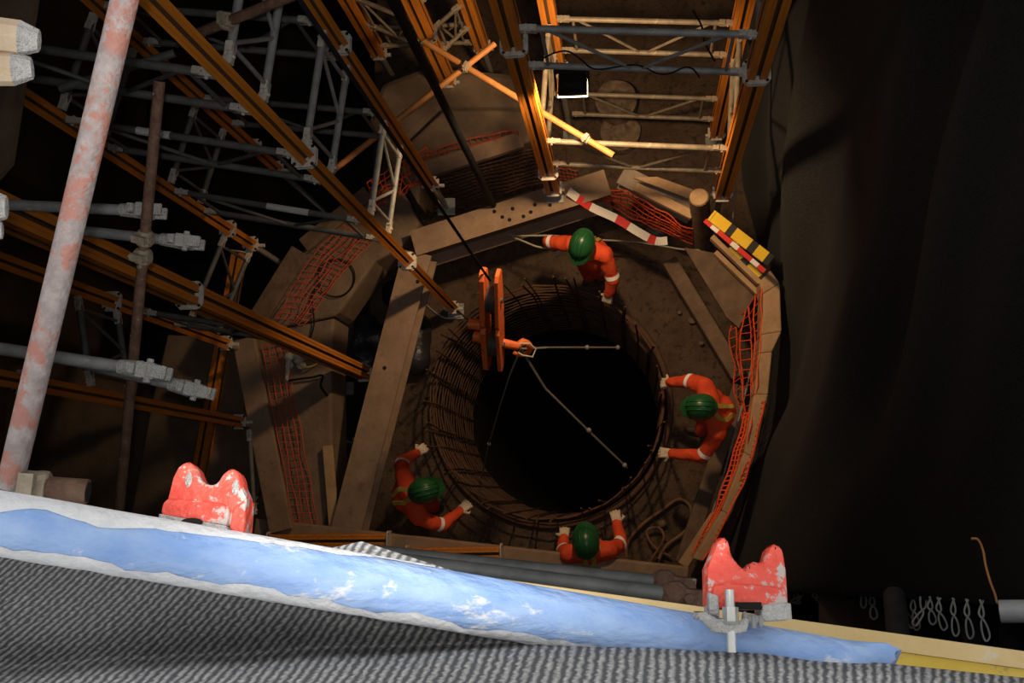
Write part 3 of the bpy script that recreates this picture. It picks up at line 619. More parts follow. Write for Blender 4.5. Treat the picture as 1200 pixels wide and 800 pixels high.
#@@FLOORSTUFF
# ropes on the work floor, hose coils, bags, debris
hL = U(646, 291, 1.12)
tag(MB().path(spline([U(585, 272, .75), U(602, 276, .9), U(624, 276, 1.05), U(648, 276, 1.15), U(664, 278, 1.2)]), .010, seg=6).build('rope', 'rope', smooth=True), 'rope running behind the raised arm of the back worker', 'rope')
tag(MB().path(spline([U(601, 278, .9), U(612, 282, 1.0), U(630, 289, 1.08), hL, U(656, 290, 1.05)]), .010, seg=6).build('rope', 'rope', smooth=True), 'rope held in the left-hand glove of the back worker', 'rope')
tag(MB().path(spline([U(706, 281, .6), U(740, 283, .62), U(770, 287, .65), U(800, 292, .7), U(826, 293, .72)]), .009, seg=6).build('rope', 'rope', smooth=True), 'thin rope from the back worker to the timber post', 'rope')
tag(MB().path(spline([U(886, 400, .9), U(876, 450, .85), U(858, 520, .8), U(838, 590, .75), U(816, 652, .8)]), .010, seg=6).build('rope', 'galv', smooth=True), 'thin grey line along the foot of the right mesh', 'rope')
def coil(pts, r, m, label, cat='hose'): return tag(MB().path(spline([U(x, y, z) for x, y, z in pts]), r, seg=7).build('hose', m, smooth=True), label, cat)
coil([(734, 655, .05), (736, 635, .06), (752, 615, .06), (775, 598, .06), (795, 585, .06), (808, 592, .06), (810, 608, .06), (803, 622, .06), (790, 632, .06), (780, 640, .07), (772, 655, .08)], .018, 'hose', 'reddish hose looping over the floor at the lower right')
coil([(762, 658, .06), (770, 645, .1), (778, 630, .12), (772, 618, .1), (758, 622, .08), (766, 640, .08), (786, 652, .06)], .014, 'hose', 'small tangle of hose beside the front worker')
cc = U(394, 326, 1.22); b = MB()
for k in range(2): b.path([cc+V(((.19+.014*k)*math.cos(2*math.pi*i/26), (.19+.014*k)*math.sin(2*math.pi*i/26), .012*k)) for i in range(26)], .005, seg=5, closed=True)
tag(b.build('cable_coil', 'black', smooth=True), 'round coil of thin black cable on the upper left ledge', 'cable')
coil([(372, 332, 1.24), (366, 350, 1.24), (368, 380, 1.24), (362, 400, 1.24)], .008, 'black', 'thin black cable trailing from the coil', 'cable')
coil([(338, 446, 1.26), (350, 444, 1.26), (366, 442, 1.26), (378, 440, 1.26), (376, 452, 1.24), (384, 464, 1.2)], .012, 'black', 'black cable crossing the left ledge', 'cable')
coil([(348, 426, 1.3), (358, 430, 1.3), (368, 428, 1.28), (373, 424, 1.26)], .008, 'lime', 'short yellow cord by the pale rag on the ledge', 'cord')
b = MB()
for k in range(7): b.ellipsoid(U(336+k*3.2+random.uniform(-3, 3), 418+5*(k % 3), 1.27), random.uniform(.03, .06), random.uniform(.03, .05), .035, seg=9, rings=6)
b.capsule(U(338, 424, 1.3), U(336, 444, 1.28), .03, .02)
tag(b.build('rag_bundle', 'cast', smooth='all'), 'crumpled pale rag bundle at the left ledge', 'rag')
def blob(c, rx, ry, rz, m, name, label, cat, amp=.25, f=3):
    b = MB(); b.ellipsoid(c, rx, ry, rz, seg=20, rings=12)
    b.v = [p+(p-c)*amp*nz3(p, f) for p in b.v]; return tag(b.build(name, m, smooth='all'), label, cat)
blob(U(466, 350, .12), .16, .28, .14, 'bag', 'plastic_bag', 'black plastic bag right of the brown beam, upper one', 'bag', .5)
blob(U(484, 410, .14), .20, .36, .18, 'bag', 'plastic_bag', 'black plastic bag beside the rebar cage at the left', 'bag', .5)
blob(U(432, 400, .14), .30, .40, .2, 'bag', 'plastic_bag', 'large black plastic bag in the gap left of the brown beam', 'bag', .5)
blob(U(410, 560, .1), .2, .3, .15, 'bag', 'plastic_bag', 'dark bag behind the lower end of the brown beam', 'bag', .5)
blob(U(768, 272, .2), .12, .10, .12, 'galv_dark', 'grey_bag', 'small grey crumpled bag below the orange mesh', 'bag', .5, 8)
for i, (x, y, s) in enumerate([(811, 376, .045), (822, 402, .03), (796, 366, .025), (776, 613, .05), (812, 340, .03), (766, 640, .03)]):
    blob(U(x, y, .06), s, s*.8, s*.6, 'stone', 'rubble_stone', ['largest stone on the floor near the right timber', 'stone below the largest one near the right timber', 'small pebble left of the largest stone', 'stone inside the hose loop', 'stone under the dark timber beam', 'pebble beside the hose tangle'][i], 'stone', .4, 14)
coil([(497, 355, .03), (520, 372, .03), (540, 370, .04)], .01, 'steel', 'short bright steel rod at the foot of the left tower leg', 'rod')
blob(U(461, 456, .2), .07, .1, .05, 'cast', 'work_glove', 'pale work glove on the floor beside the brown beam', 'glove', .5, 14)

#@@PEOPLE
# ------------------------------------------------------------------ workers
def remeshed(b, voxel, smooth=4):
    me = bpy.data.meshes.new('tmp'); me.from_pydata(b.v, [], b.f); me.update()
    bm = bmesh.new(); bm.from_mesh(me); bmesh.ops.recalc_face_normals(bm, faces=bm.faces); bm.to_mesh(me); bm.free()
    o = bpy.data.objects.new('tmp', me); COL.objects.link(o)
    r = o.modifiers.new('r', 'REMESH'); r.mode = 'VOXEL'; r.voxel_size = voxel
    s = o.modifiers.new('s', 'SMOOTH'); s.factor = .5; s.iterations = smooth
    dg = bpy.context.evaluated_depsgraph_get(); ev = o.evaluated_get(dg); em = ev.to_mesh()
    out = MB(); out.v = [v.co.copy() for v in em.vertices]; out.f = [tuple(p.vertices) for p in em.polygons]; out.m = [0]*len(out.f)
    ev.to_mesh_clear(); bpy.data.objects.remove(o); bpy.data.meshes.remove(me); return out
def glove(parent, wrist, d, up, side):
    """gloved hand closed on a bar: palm, four fingers of different length, thumb; d = forearm direction"""
    d = d.normalized(); s = d.cross(up).normalized()*side; u = s.cross(d)*side
    if u.dot(up) < 0: u = -u
    def q(x, y, z): return wrist+(d*x+s*y+u*z)*1.18
    b = MB(); b.capsule(q(-.045, 0, 0), q(.0, 0, 0), .036, .031, 12)
    for y in (-.03, -.01, .01, .03): b.capsule(q(.01, y*.75, 0), q(.085, y, .004), .021, .017)
    for y, ln, cu in ((-.036, .85, 1.1), (-.012, 1.0, 1.0), (.012, .96, 1.0), (.036, .78, 1.15)):
        a0 = q(.088, y, .004); a1 = q(.088+.036*ln, y*1.06, -.012*cu); a2 = q(.088+.050*ln, y*1.06, -.044*cu*ln); a3 = q(.088+.034*ln, y, -.066*cu*ln)
        b.capsule(a0, a1, .0125, .0115, 8); b.capsule(a1, a2, .0115, .0105, 8); b.capsule(a2, a3, .0105, .0095, 8)
    t0, t1, t2 = q(.02, -.034, -.004), q(.055, -.066, -.022), q(.088, -.056, -.046)
    b.capsule(t0, t1, .016, .0135, 8); b.capsule(t1, t2, .0135, .011, 8)
    return remeshed(b, .0065, 2).build('glove', 'glove', parent, smooth='all')
def person(label, J, face, strap=True):
    """J: joints in world space (head, neck, chest, pelvis, shoulders sl/sr, elbows, wrists, knees, feet)"""
    t = thing('person', label, 'person', V((J['pelvis'].x, J['pelvis'].y, 0)), 'workers around the pit')
    f = face.normalized(); up = (J['head']-J['neck']).normalized(); up = (up*.5+V((0, 0, 1))*.5-f*.0).normalized()
    rt = f.cross(up).normalized(); up = rt.cross(f).normalized(); HR = Matrix((rt, f, up)).transposed(); hd = J['head']
    b = MB()
    # torso
    ch, pv, nk = J['chest'], J['pelvis'], J['neck']; sl, sr = J['sl'], J['sr']; mid = (sl+sr)/2
    b.capsule(ch, pv.lerp(ch, .25), .172, .15, 14)
    for e in (sl, sr):
        b.capsule(mid.lerp(e, .12), e, .108, .092, 12); b.capsule(ch.lerp(e, .45), pv.lerp(ch, .4)+(e-mid)*.35, .118, .108, 12)
        b.capsule(nk, mid.lerp(e, .6)+V((0, 0, .01)), .062, .075, 10)
    hw_ = (sr-sl).normalized()
    for k, (kn, ft) in enumerate((('kl', 'fl'), ('kr', 'fr'))):
        hp_ = pv+hw_*(.095 if k else -.095)
        b.capsule(pv.lerp(ch, .3)+hw_*(.06 if k else -.06), hp_, .125, .115, 12)
        b.capsule(hp_, J[kn], .105, .072, 12); b.capsule(J[kn], J[ft]+V((0, 0, .07)), .072, .055, 12)
    # arms with loose sleeves
    for s_, e_, w_ in (('sl', 'el', 'wl'), ('sr', 'er', 'wr')):
        b.capsule(J[s_], J[e_], .084, .070, 12); b.capsule(J[e_], J[w_].lerp(J[e_], .06), .070, .052, 12)
    # neck and head with brow, nose, chin and ears
    b.capsule(nk-V((0, 0, .03)), hd-up*.06, .062, .058, 12)
    b.ellipsoid(hd, .078, .098, .115, HR, 16, 11); b.ellipsoid(hd+f*.035-up*.06, .058, .06, .065, HR, 14, 9)
    b.capsule(hd+f*.098+up*.01, hd+f*.118-up*.028, .012, .016, 8)
    b.capsule(hd+f*.09-up*.065-rt*.02, hd+f*.09-up*.065+rt*.02, .012, .012, 8)
    for sg in (-1, 1): b.ellipsoid(hd+rt*sg*.083-f*.005-up*.01, .014, .026, .034, HR, 10, 7)
    body = remeshed(b, .0165, 3)
    for i, p in enumerate(body.v):
        if (p-hd).length > .17:
            body.v[i] = p+V((nz3(p, 9), nz3(p+V((5, 5, 5)), 9), nz3(p+V((9, 1, 3)), 9)))*.014
    for i, fc in enumerate(body.f):
        c = sum((body.v[k] for k in fc), V())/len(fc)
        if (c-hd).length < .150 and (c-hd).dot(up) > -.125: body.m[i] = 1
    bo = body.build('body', ['coverall', 'skin'], t, smooth='all')
    tree = BVHTree.FromPolygons(body.v, body.f)
    for sg in (-1, 1): MB().ellipsoid(hd+f*.091+rt*sg*.032+up*.012, .013, .008, .009, HR, 8, 6).build('eye', 'eye', t, smooth='all')
    # helmet
    hc = hd+up*.035; HE = Matrix((rt, f, up)).transposed(); b = MB()
    b.ellipsoid(hc, .122, .148, .128, HE, 28, 12, t0=0.0, t1=math.pi/2-.05); helm = b.build('helmet', 'helmet', t, smooth='all')
    rim = []; inn = []
    for i in range(32):
        a = 2*math.pi*i/32; ca, sa = math.cos(a), math.sin(a); ex = .012+.055*max(0, sa)**2
        rim.append(hc+HE @ V(((.122+ex*.6)*ca, (.148+ex)*sa, -.006-.012*max(0, sa)))); inn.append(hc+HE @ V((.119*ca, .145*sa, .012)))
    b = MB(); b.ring_tube([inn, rim, [p-up*.007 for p in rim], [p-up*.016 for p in inn]], cap=False, closed=True); b.build('brim', 'helmet', helm, smooth=True)
    for off in (-.04, 0, .04):
        ln = []
        for k in range(11):
            a = -1.1+2.3*k/10+.0; y = .15*math.sin(a); zz = .13*math.sqrt(max(0, 1-(off/.122)**2-(y/.148)**2)) if (off/.122)**2+(y/.148)**2 < 1 else 0
            ln.append(hc+HE @ V((off, y, zz)))
        MB().path(ln, .009 if off == 0 else .006, seg=6).build('ridge', 'helmet', helm, smooth='all')
    b = MB(); ring = [hd-f*.01+HE @ V((.1*math.cos(a), .125*math.sin(a), .02)) for a in [math.pi+math.pi*i/12 for i in range(13)]]
    b.path(ring, .012, seg=6); b.build('ear_band', 'black', helm, smooth='all')
    # reflective bands on the sleeves
    def band(p, q, r0, u, wd=.045):
        c = p.lerp(q, u); d, s_, u_ = basis(q-p); R = []
        for k in (-1, 1):
            rr = []
            for i in range(20):
                a = 2*math.pi*i/20; dr = s_*math.cos(a)+u_*math.sin(a); c2 = c+d*k*wd/2
                h = tree.ray_cast(c2+dr*.2, -dr, .2); rad = (h[0]-c2).length if h[0] else r0
                rr.append(c2+dr*(min(max(rad, .03), .11)+.004))
            R.append(rr)
        MB().ring_tube(R, cap=False).build('reflective_band', 'reflective', t, smooth='all')
    band(J['sl'], J['el'], .055, .86); band(J['sr'], J['er'], .055, .86)
    # braces over the shoulders
    if strap:
        for sg, e in ((-1, sl), (1, sr)):
            path_ = []
            s0 = mid.lerp(e, .5)
            for k in range(15):
                a = -1.7+2.5*k/14
                o_ = s0+(f*math.sin(a)*.34+V((0, 0, 1))*math.cos(a)*.34)+(ch-mid)*.5*abs(math.sin(a))+(mid-s0)*(.25*abs(math.sin(a)))
                h = tree.find_nearest(o_)
                if h[0]: path_.append(h[0]+h[1]*.008)
            b = MB()
            for k in range(len(path_)-1):
                if (path_[k+1]-path_[k]).length > .005:
                    nn = tree.find_nearest((path_[k]+path_[k+1])/2)[1]; b.beam(path_[k], path_[k+1], .042, .008, up=nn)
            if b.v: b.build('hi_vis_strap', 'lime', t)
    # chest patch on the back, gloves, boots
    for e_, w_, sd_ in (('el', 'wl', 1), ('er', 'wr', -1)):
        glove(t, J[w_], J[w_]-J[e_], V((0, 0, 1)), sd_)
    for kn, ft in (('kl', 'fl'), ('kr', 'fr')):
        p = V((J[ft].x, J[ft].y, 0)); ff = V((f.x, f.y, 0)).normalized(); b = MB()
        b.capsule(p+V((0, 0, .055))-ff*.05, p+V((0, 0, .05))+ff*.14, .048, .042, 12); b.capsule(p+V((0, 0, .06))-ff*.02, p+V((0, 0, .2)), .05, .058, 12)
        bm_ = remeshed(b, .012, 2)
        for i, q in enumerate(bm_.v): bm_.v[i] = V((q.x, q.y, max(q.z, .012)))
        bm_.build('boot', 'boot', t, smooth='all')
    return t
def joints(**k): return {a: U(*v) for a, v in k.items()}
P1 = joints(head=(683, 286, 1.60), neck=(690, 289, 1.45), chest=(694, 297, 1.24), pelvis=(697, 309, .94), sl=(671, 286, 1.40), sr=(709, 298, 1.40), el=(645, 284, 1.24), wl=(646, 291, 1.16),
            er=(718, 326, 1.16), wr=(713, 345, .96), kl=(690, 323, .5), kr=(705, 321, .5), fl=(692, 318, .03), fr=(708, 317, .03))
P1['el'] = U(643, 283, 1.22); P1['wl'] = U(650, 290, 1.10)
person('worker at the back holding a rope, other arm reaching down to the cage', P1, V((-.35, -.9, -.35)))
P2 = joints(head=(823, 477, 1.52), neck=(836, 479, 1.42), chest=(842, 481, 1.22), pelvis=(838, 488, .93), sl=(826, 452, 1.36), sr=(841, 507, 1.36), el=(806, 446, 1.20), wl=(784, 448, .98),
            er=(824, 534, 1.16), wr=(786, 531, .96), kl=(818, 478, .5), kr=(822, 504, .5), fl=(818, 480, .03), fr=(822, 504, .03))
P2['sl'], P2['sr'], P2['el'], P2['er'], P2['wl'], P2['wr'] = P2['sr'], P2['sl'], P2['er'], P2['el'], P2['wr'], P2['wl']
person('worker on the right with both arms stretched left onto the cage', P2, V((-1, .05, -.45)))
P3 = joints(head=(496, 575, 1.50), neck=(485, 577, 1.38), chest=(478, 581, 1.20), pelvis=(484, 584, .92), sl=(473, 557, 1.34), sr=(490, 606, 1.34), el=(470, 542, 1.14), wl=(489, 530, .98),
            er=(518, 616, 1.12), wr=(539, 598, .97), kl=(502, 568, .5), kr=(508, 592, .5), fl=(500, 568, .03), fr=(504, 594, .03))
person('worker at the lower left crouching over the cage with arms spread', P3, V((1, .25, -.45)))
P4 = joints(head=(687, 637, 1.52), neck=(690, 645, 1.42), chest=(694, 650, 1.22), pelvis=(696, 654, .93), sl=(667, 649, 1.36), sr=(713, 645, 1.36), el=(660, 645, 1.12), wl=(661, 629, .98),
            er=(728, 638, 1.10), wr=(723, 612, .96), kl=(690, 640, .5), kr=(702, 640, .5), fl=(690, 640, .03), fr=(704, 640, .03))
person('front worker half hidden by the front board, both arms reaching up to the cage', P4, V((-.1, 1, -.4)))
#@@CLOTH
# ------------------------------------------------------------------ black sheeting on the right
def grid_obj(name, nu, nv, fn, m, uvs, thick=0, **kw):
    vs_ = [fn(i/nu, j/nv) for i in range(nu+1) for j in range(nv+1)]
    fs = [(i*(nv+1)+j, (i+1)*(nv+1)+j, (i+1)*(nv+1)+j+1, i*(nv+1)+j+1) for i in range(nu) for j in range(nv)]
    b = MB(); b.add(vs_, fs); o = b.build(name, m, smooth='all', **kw); me = o.data
    lay = me.uv_layers.new(name='UVMap')
    for lp in me.loops:
        vi = lp.vertex_index; i, j = divmod(vi, nv+1); lay.data[lp.index].uv = uvs(i/nu, j/nv)
    if thick:
        so = o.modifiers.new('thickness', 'SOLIDIFY'); so.thickness = thick; so.offset = 0
    return o
def proj(p):
    c = ROT.transposed() @ (p-CAM); return 600+FPX*c.x/-c.z, 400-FPX*c.y/-c.z
def lin(x, tb):
    if x <= tb[0][0]: return tb[0][1]+(x-tb[0][0])*(tb[1][1]-tb[0][1])/(tb[1][0]-tb[0][0])
    for (a, p), (b_, q) in zip(tb, tb[1:]):
        if x <= b_: return p+(q-p)*(x-a)/(b_-a)
    return tb[-1][1]+(x-tb[-1][0])*(tb[-1][1]-tb[-2][1])/(tb[-1][0]-tb[-2][0])
FOOT = [(-2, .72), (-.75, .90), (0, 1.16), (.9, 1.42), (1.8, 1.50), (2.6, 1.40), (3.4, 1.28), (7, 1.2)]
def sheet_x(y, z):                   # the sheeting is gathered in at its foot, behind the kerb
    k = max(0, min(1, (z-1.0)/4.5)); k = k*k*(3-2*k); return lin(y, FOOT)*(1-k)+1.66*k
def hem_y(z):
    lo, hi = -1.7, .6
    for _ in range(30):
        m_ = (lo+hi)/2; px, py = proj(V((sheet_x(m_, z), m_, z)))
        if py > 692+(px-905)*.062: lo = m_
        else: hi = m_
    return lo
HEMC = {}
def sheet(u, v):                     # u along the wall (front to back), v from the foot up
    z = -.1+9.05*v
    if v not in HEMC: HEMC[v] = hem_y(z)
    yh = HEMC[v]; y = yh+(6.9-yh)*u
    fold = (.075*math.sin(3.1*(y*.9-z*.55)+1.3*math.sin(z*.7))+.045*math.sin(6.7*(y*.7-z*.6)+2))*min(1, u*5)*min(1, .3+z*.3)
    return V((sheet_x(y, z)+fold+.08*nz3((y*.6, z*.6, 2))*min(1, u*5), y, z))
sh = grid_obj('black_sheeting', 90, 90, sheet, 'black_cloth', lambda u, v: (u*300, v*90), thick=.004)
tag(sh, 'huge black debris sheeting hanging in folds down the whole right side', 'sheeting')
# wire ties along its near hem
ties = [(928, 14, 6), (938, 12, -8), (955, 12, 9), (968, 14, 2), (979, 24, -3), (986, 32, 3), (996, 28, -6), (1003, 30, 2), (1012, 38, -5), (1022, 26, 2), (1058, 34, 10), (1070, 36, 4), (1082, 30, -9), (1090, 28, 3), (1100, 34, 6), (1117, 40, 3), (1133, 42, 4), (1150, 44, 6)]
where = ['beside the right red casting', 'second from the right red casting', 'third from the right red casting', 'fourth from the right red casting', 'first long loop of the left bunch', 'second long loop of the left bunch', 'third long loop of the left bunch', 'fourth long loop of the left bunch', 'longest loop of the left bunch', 'last loop of the left bunch', 'first loop of the right bunch', 'second loop of the right bunch', 'third loop of the right bunch', 'fourth loop of the right bunch', 'fifth loop of the right bunch', 'sixth loop of the right bunch', 'second from the right end of the hem', 'nearest the grey tube end']
for (px, ln, lean), wh in zip(ties, where):
    py = 692+(px-905)*.062; d_ = ray(px, py); ds = 1.64/d_.x*FPX-.03
    o = MB().path(spline([W(px+lean*.4, py-4, ds), W(px-3, py+ln*.25, ds), W(px+3+lean*.3, py+ln*.5, ds-.02), W(px+4+lean, py+ln*.85, ds-.02), W(px+lean, py+ln, ds-.01), W(px-4+lean, py+ln*.85, ds), W(px-2+lean*.3, py+ln*.5, ds), W(px+3, py+ln*.25, ds-.02), W(px-lean*.3, py-5, ds)], 4), ds*.0011, seg=5).build('wire_tie', 'wire_bright', smooth='all')
    tag(o, 'bright wire tie on the black sheeting hem, '+wh, 'wire', 'wire ties along the sheeting hem')
# dark posts seen below the hem
for x, y, lab in ((1052, 728, 'dark steel post seen below the sheeting hem, left one'), (1142, 742, 'dark steel post below the hem, middle one under the wire ties'), (1186, 748, 'slanting dark post below the hem at the right edge')):
    a = W(x-4, y-30, 6.0); c = W(x+6, y+70, 5.2); tube_thing('steel_post', a, c, .065, 'galv_dark', lab, cat='post', end=False)
tag(MB().slab([W(960, 690, 7.4), W(1260, 690, 7.1), W(1260, 810, 6.6), W(960, 800, 6.8)], .03).build('plywood_sheet', 'panel_brown'), 'brown panel behind the dark posts under the hem', 'plywood')
tag(MB().path(spline([W(1138, 631, 2.6), W(1146, 632, 2.6), W(1152, 645, 2.6), W(1155, 662, 2.58), W(1160, 680, 2.56), W(1166, 696, 2.55), W(1170, 707, 2.54), W(1185, 712, 2.5), W(1205, 706, 2.5)], 5), .0035, seg=6).build('rusty_wire', 'wire_rust', smooth='all'), 'thin rusty wire curling up the black sheeting at the right', 'wire')
tube_thing('scaffold_tube', W(1172, 716, 2.4), W(1290, 716, 2.3), .027, 'galv', 'grey tube end at the right edge under the rusty wire')
#@@FOREGROUND
# ------------------------------------------------------------------ ochre plank, blue pipe
pa, pb = W(430, 669, 1.16), W(1700, 844, 1.16)
d, s, u = basis(pb-pa, (CAM-(pa+pb)/2).normalized())      # u points up to the lens side, s across
T = thing('timber_beam', 'ochre timber formwork beam with worn yellow face under the blue pipe', 'timber', (pa+pb)/2)
off = s if (ROT.inverted() @ s).y > 0 else -s
MB().slab([pa+off*.012, pb+off*.012, pb-off*.008, pa-off*.008], .04, down=-u).build('top_flange', 'plank_ochre', T, bevel=.002)
MB().slab([pa-off*.0085-u*.006, pb-off*.0085-u*.006, pb-off*.075-u*.006, pa-off*.075-u*.006], .03, down=-u).build('web', 'plank_yellow', T)
# blue pipe with crushed end
bb = W(985, 780, 1.0); ba = bb+(W(-70, 600, .86)-bb)*1.3
d, s, u = basis(bb-ba, ROT @ V((0, 0, 1)))                # u towards lens, s across
BP = thing('blue_pipe', 'long blue scaffold pipe caked with white mortar across the foreground', 'pipe', (ba+bb)/2)
rings = []; Lb = (bb-ba).length; n = 40
for k in range(n+1):
    t = k/n; p = ba.lerp(bb, t)
    rings.append([p+(s*math.cos(2*math.pi*i/28)+u*math.sin(2*math.pi*i/28))*.0262*(1+.012*nz3((t*30, i*.6, 3))) for i in range(28)])
MB().ring_tube(rings).build('pipe_body', 'blue_pipe', BP, smooth=True)
rings = []
for k, (dx, fl, wd) in enumerate(((0, 1, 1), (.012, .9, 1.02), (.028, .5, 1.1), (.045, .22, 1.18), (.055, .18, 1.05))):
    p = bb+d*dx; rings.append([p+(s*math.cos(2*math.pi*i/28)*wd*(1-.25*(k > 2)*(math.cos(2*math.pi*i/28) > 0))+u*math.sin(2*math.pi*i/28)*fl)*.0262+d*(.012*nz3((i*.5, k, 9)) if k > 2 else 0) for i in range(28)])
MB().ring_tube(rings).build('crushed_end', 'blue_pipe', BP, smooth=True)
up_img = s if (ROT.inverted() @ s).y > 0 else -s
# mortar crust along the top edge of the pipe
b = MB(); rr = []
for k in range(61):
    t = k/60*.62; p = ba.lerp(bb, t); lim = 1.15+.45*nz3((t*18, 0, 5))+.12*nz3((t*90, 0, 5))-3.2*max(0, t-.23)
    rr.append([p+(up_img*math.cos(a)+u*math.sin(a))*(.0266+.0012*math.sin(math.pi*j/7)) for j, a in enumerate([-.5+(lim+.5)*j/7 for j in range(8)])])
vs_ = [p for r in rr for p in r]; fs = [(i*8+j, (i+1)*8+j, (i+1)*8+j+1, i*8+j+1) for i in range(60) for j in range(7)]
b.add(vs_, fs); b.build('mortar_crust', 'mortar_pale', BP, smooth='all')
b = MB(); rr = []
for k in range(81):
    t = k/80*.84; p = ba.lerp(bb, t); lim = 2.0-.35*nz3((t*22, 3, 5))-.2*nz3((t*70, 3, 8))+.25*t
    rr.append([p+(up_img*math.cos(a)+u*math.sin(a))*(.0266+.0018*math.sin(math.pi*j/7)*(1+nz3((t*50, j, 2)))) for j, a in enumerate([lim+(3.5-lim)*j/7 for j in range(8)])])
vs_ = [p for r in rr for p in r]; fs = [(i*8+j, (i+1)*8+j, (i+1)*8+j+1, i*8+j+1) for i in range(80) for j in range(7)]
b.add(vs_, fs); b.build('mortar_crust', 'mortar_pale', BP, smooth='all')
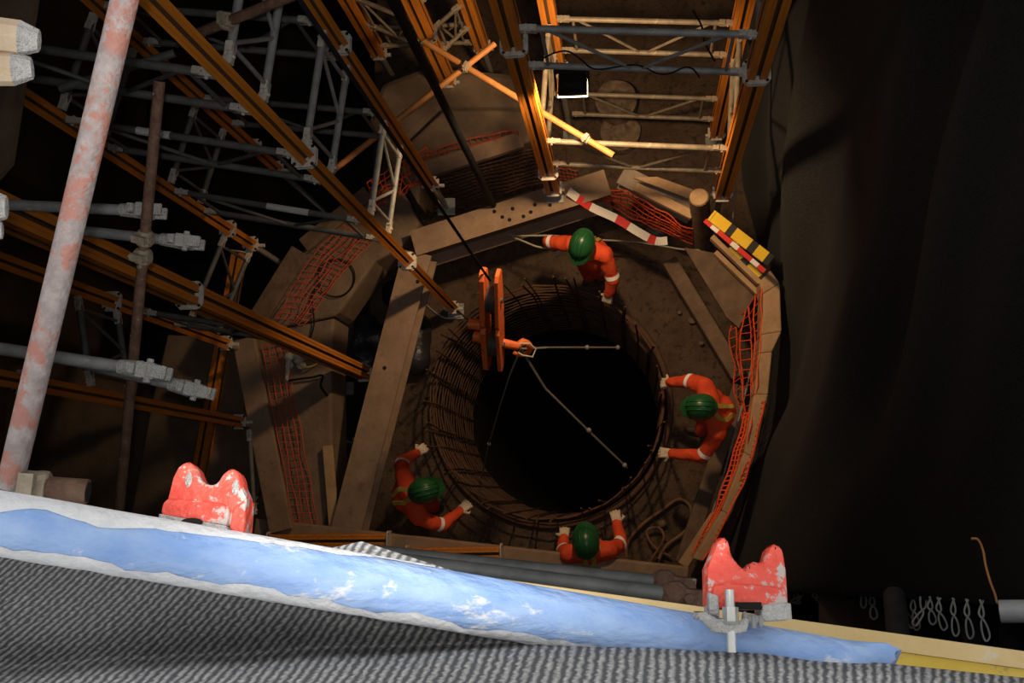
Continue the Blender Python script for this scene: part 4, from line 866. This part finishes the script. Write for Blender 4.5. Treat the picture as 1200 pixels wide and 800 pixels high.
# ------------------------------------------------------------------ red castings
def rev_extrude(b, prof, to, d0, d1, mi=0):
    b.ring_tube([[to(x, y, d0) for x, y in prof], [to(x, y, d1) for x, y in prof]], mi)
def arc(cx, cy, r, a0, a1, n): return [(cx+r*math.cos(math.radians(a0+(a1-a0)*k/n)), cy+r*math.sin(math.radians(a0+(a1-a0)*k/n))) for k in range(n+1)]
def casting(name, px, py, dist, scale, tilt, label, wide, kind):
    """forged saddle clamp with two horns; local x right, y up in the picture plane, z towards the lens"""
    o = W(px, py, dist); k = dist/FPX*scale
    Rz = Matrix.Rotation(tilt, 3, 'Z'); T3 = ROT @ Rz @ Matrix.Rotation(math.radians(-18), 3, 'X')
    def to(x, y, z): return o+T3 @ (V((x, y, z))*k)
    t = thing(name, label, 'clamp', o, 'red clamp castings on the blue pipe')
    # back web with the two horns and saddle between (pixel-sized units)
    if kind == 0:
        prof = [(-46, -20), (-42, 10), (-39, 30), (-34, 43), (-25, 50), (-17, 47), (-12, 40), (-6, 27), (0, 23), (5, 21), (13, 22), (19, 34), (25, 40), (32, 41), (39, 35), (43, 20), (50, 8), (51, -34), (32, -26)]
        b = MB(); rev_extrude(b, prof, to, -20, 18); b.build('saddle', 'red_cast', t, smooth=True, bevel=6*k)
        b = MB(); rev_extrude(b, [(-46, -14), (32, -27), (33, -8), (26, -1), (-38, 6), (-45, 0)], to, 0, 24); b.build('block', 'red_cast', t, smooth=True, bevel=4*k)
        b = MB(); rev_extrude(b, [(-47, -13), (32, -27), (32, -36), (-47, -21)], to, 0, 25); b.build('foot', 'mortar', t, bevel=1.2*k)
        b = MB(); b.ellipsoid(to(-8, -23, 26), 13*k, 5*k, 2.5*k, T3, 16, 8); b.build('bolt_hole', 'black_hole', t, smooth='all')
        for x, y, z in ((-19, 27, 17), (36, 18, 17)):
            b = MB(); b.ellipsoid(to(x, y, z), 4.5*k, 10*k, 2.5*k, T3, 14, 8); b.build('bare_patch', 'mortar', t, smooth='all')
        b = MB(); rev_extrude(b, [(34, -30), (51, -40), (51, 6), (36, -6)], to, -18, 22); b.build('side_lug', 'red_cast', t, bevel=2.5*k)
    else:
        prof = [(-48, -30), (-46, 16), (-32, 46), (-27, 51), (-22, 51), (-17, 46), (-16, 29), (-10, 23), (-5, 15), (2, 14), (5, 22), (13, 24), (20, 19), (27, 36), (31, 42), (38, 44), (45, 38), (47, 13), (46, -30)]
        b = MB(); rev_extrude(b, prof, to, -18, 17); b.build('saddle', 'red_cast', t, smooth=True, bevel=6*k)
        b = MB(); rev_extrude(b, [(-46, -30), (45, -30), (42, -8), (20, -4), (-18, -2), (-40, -4)], to, 4, 22); b.build('block', 'red_cast', t, smooth=True, bevel=4*k)
        b = MB(); rev_extrude(b, [(14, -26), (46, -24), (46, -42), (10, -44)], to, -14, 26); b.build('foot', 'mortar', t, bevel=1.6*k)
        b = MB(); rev_extrude(b, [(-47, -12), (-36, -16), (-36, -40), (-47, -36)], to, -10, 25); b.build('foot', 'mortar', t, bevel=1.6*k)
        b = MB(); b.box(to(-2, -27, 21), 30*k, 8*k, 4*k, T3); b.build('bolt_hole', 'black_hole', t)
        b = MB(); b.tube(to(-27, -78, 34), to(-25, -10, 34), 5.4*k, seg=14); b.build('stud', 'steel', t, smooth=True)
        b = MB(); b.tube(to(-25.8, -45, 34), to(-25.3, -29, 34), 9*k, seg=6); b.build('hex_nut', 'steel', t)
        b = MB(); b.tube(to(-26, -48, 34), to(-25.9, -45, 34), 11*k, seg=18); b.build('washer', 'galv', t)
        b = MB(); b.path([to(-66, -37, 26), to(-54, -39, 28), to(-44, -49, 31), to(-27, -50, 33), to(-12, -50, 31), to(-7, -42, 30)], [4*k, 6*k, 8*k, 9*k, 7*k, 4*k], seg=8); b.build('strap', 'mortar', t, smooth='all')
        b = MB(); b.ellipsoid(to(0, -42, 28), 9*k, 6*k, 6*k, T3, 12, 7); b.ellipsoid(to(-8, -40, 28), 4*k, 7*k, 5*k, T3, 10, 7); b.ellipsoid(to(9, -44, 28), 4*k, 7*k, 5*k, T3, 10, 7); b.tube(to(0, -52, 33), to(0, -38, 33), 2.6*k, seg=8); b.build('wing_nut', 'galv', t, smooth='all')
    return t
casting('red_casting', 243, 592, .95, 1.0, 0, 'red forged clamp casting with two horns at the left of the blue pipe', 98, 0)
casting('red_casting', 872, 683, .965, 1.0, 0, 'mortar-spattered red clamp casting with stud and nut at the right', 92, 1)
# ------------------------------------------------------------------ grey shade net in the foreground
FT = [(0, 791), (250, 777), (500, 763), (620, 757), (760, 758), (900, 766), (1000, 777), (1200, 798)]
def top_y(x): return 643+x*.178
def fold_y(x): return lin(x, FT)
def nxy(u, v):
    x = -420+2040*u; q = max(0, min(1, (x-700)/250)); y0 = (min(top_y(x), fold_y(x))-34)*(1-q)+(fold_y(x)-3)*q; return x, y0+(910-y0)*v
def netpt(u, v):
    x, y = nxy(u, v); fy = fold_y(x)+3*nz3((x*.012, 0, 0)); t = (y-fy)
    k = 1/(1+math.exp(-t/3.0)); pd = .86+.133*(x+70)/1055
    back = pd+.02+.010*math.sin(x*.011+y*.03)+.010*nz3((x*.008, y*.012, 4))+.10*max(0, min(1, (y-top_y(x))/max(20, fold_y(x)-top_y(x))))**1.3*.55
    front = pd-.045-.018*(1-math.exp(-max(t, 0)/14))+.004*math.sin(x*.02)+.006*nz3((x*.01, y*.02, 9))
    return W(x, y, back*(1-k)+front*k)
def netuv(u, v):
    x, y = nxy(u, v); fy = fold_y(x); a = max(0, 1-x/800)*1.5; return ((x+a*(y-fy))/11.5*.314, (y-fy)/13)
tag(grid_obj('shade_net', 280, 110, netpt, 'shade_cloth', netuv, thick=.002), 'grey knitted shade net folded over the rail along the bottom edge', 'netting')
def flap(u, v):
    x = 366+180*u; yt = 634+abs(u-.32)*(58 if u > .32 else 40); yb = 664+26*u; y = yt+(yb+14-yt)*v
    return W(x, y, 1.0+.02*(1-v)+.006*nz3((x*.03, y*.03, 2)))
tag(grid_obj('shade_net_flap', 40, 16, flap, 'shade_cloth', lambda u, v: (u*5.4+v*1.0, v*3)), 'grey net flap peeking out above the blue pipe', 'netting')
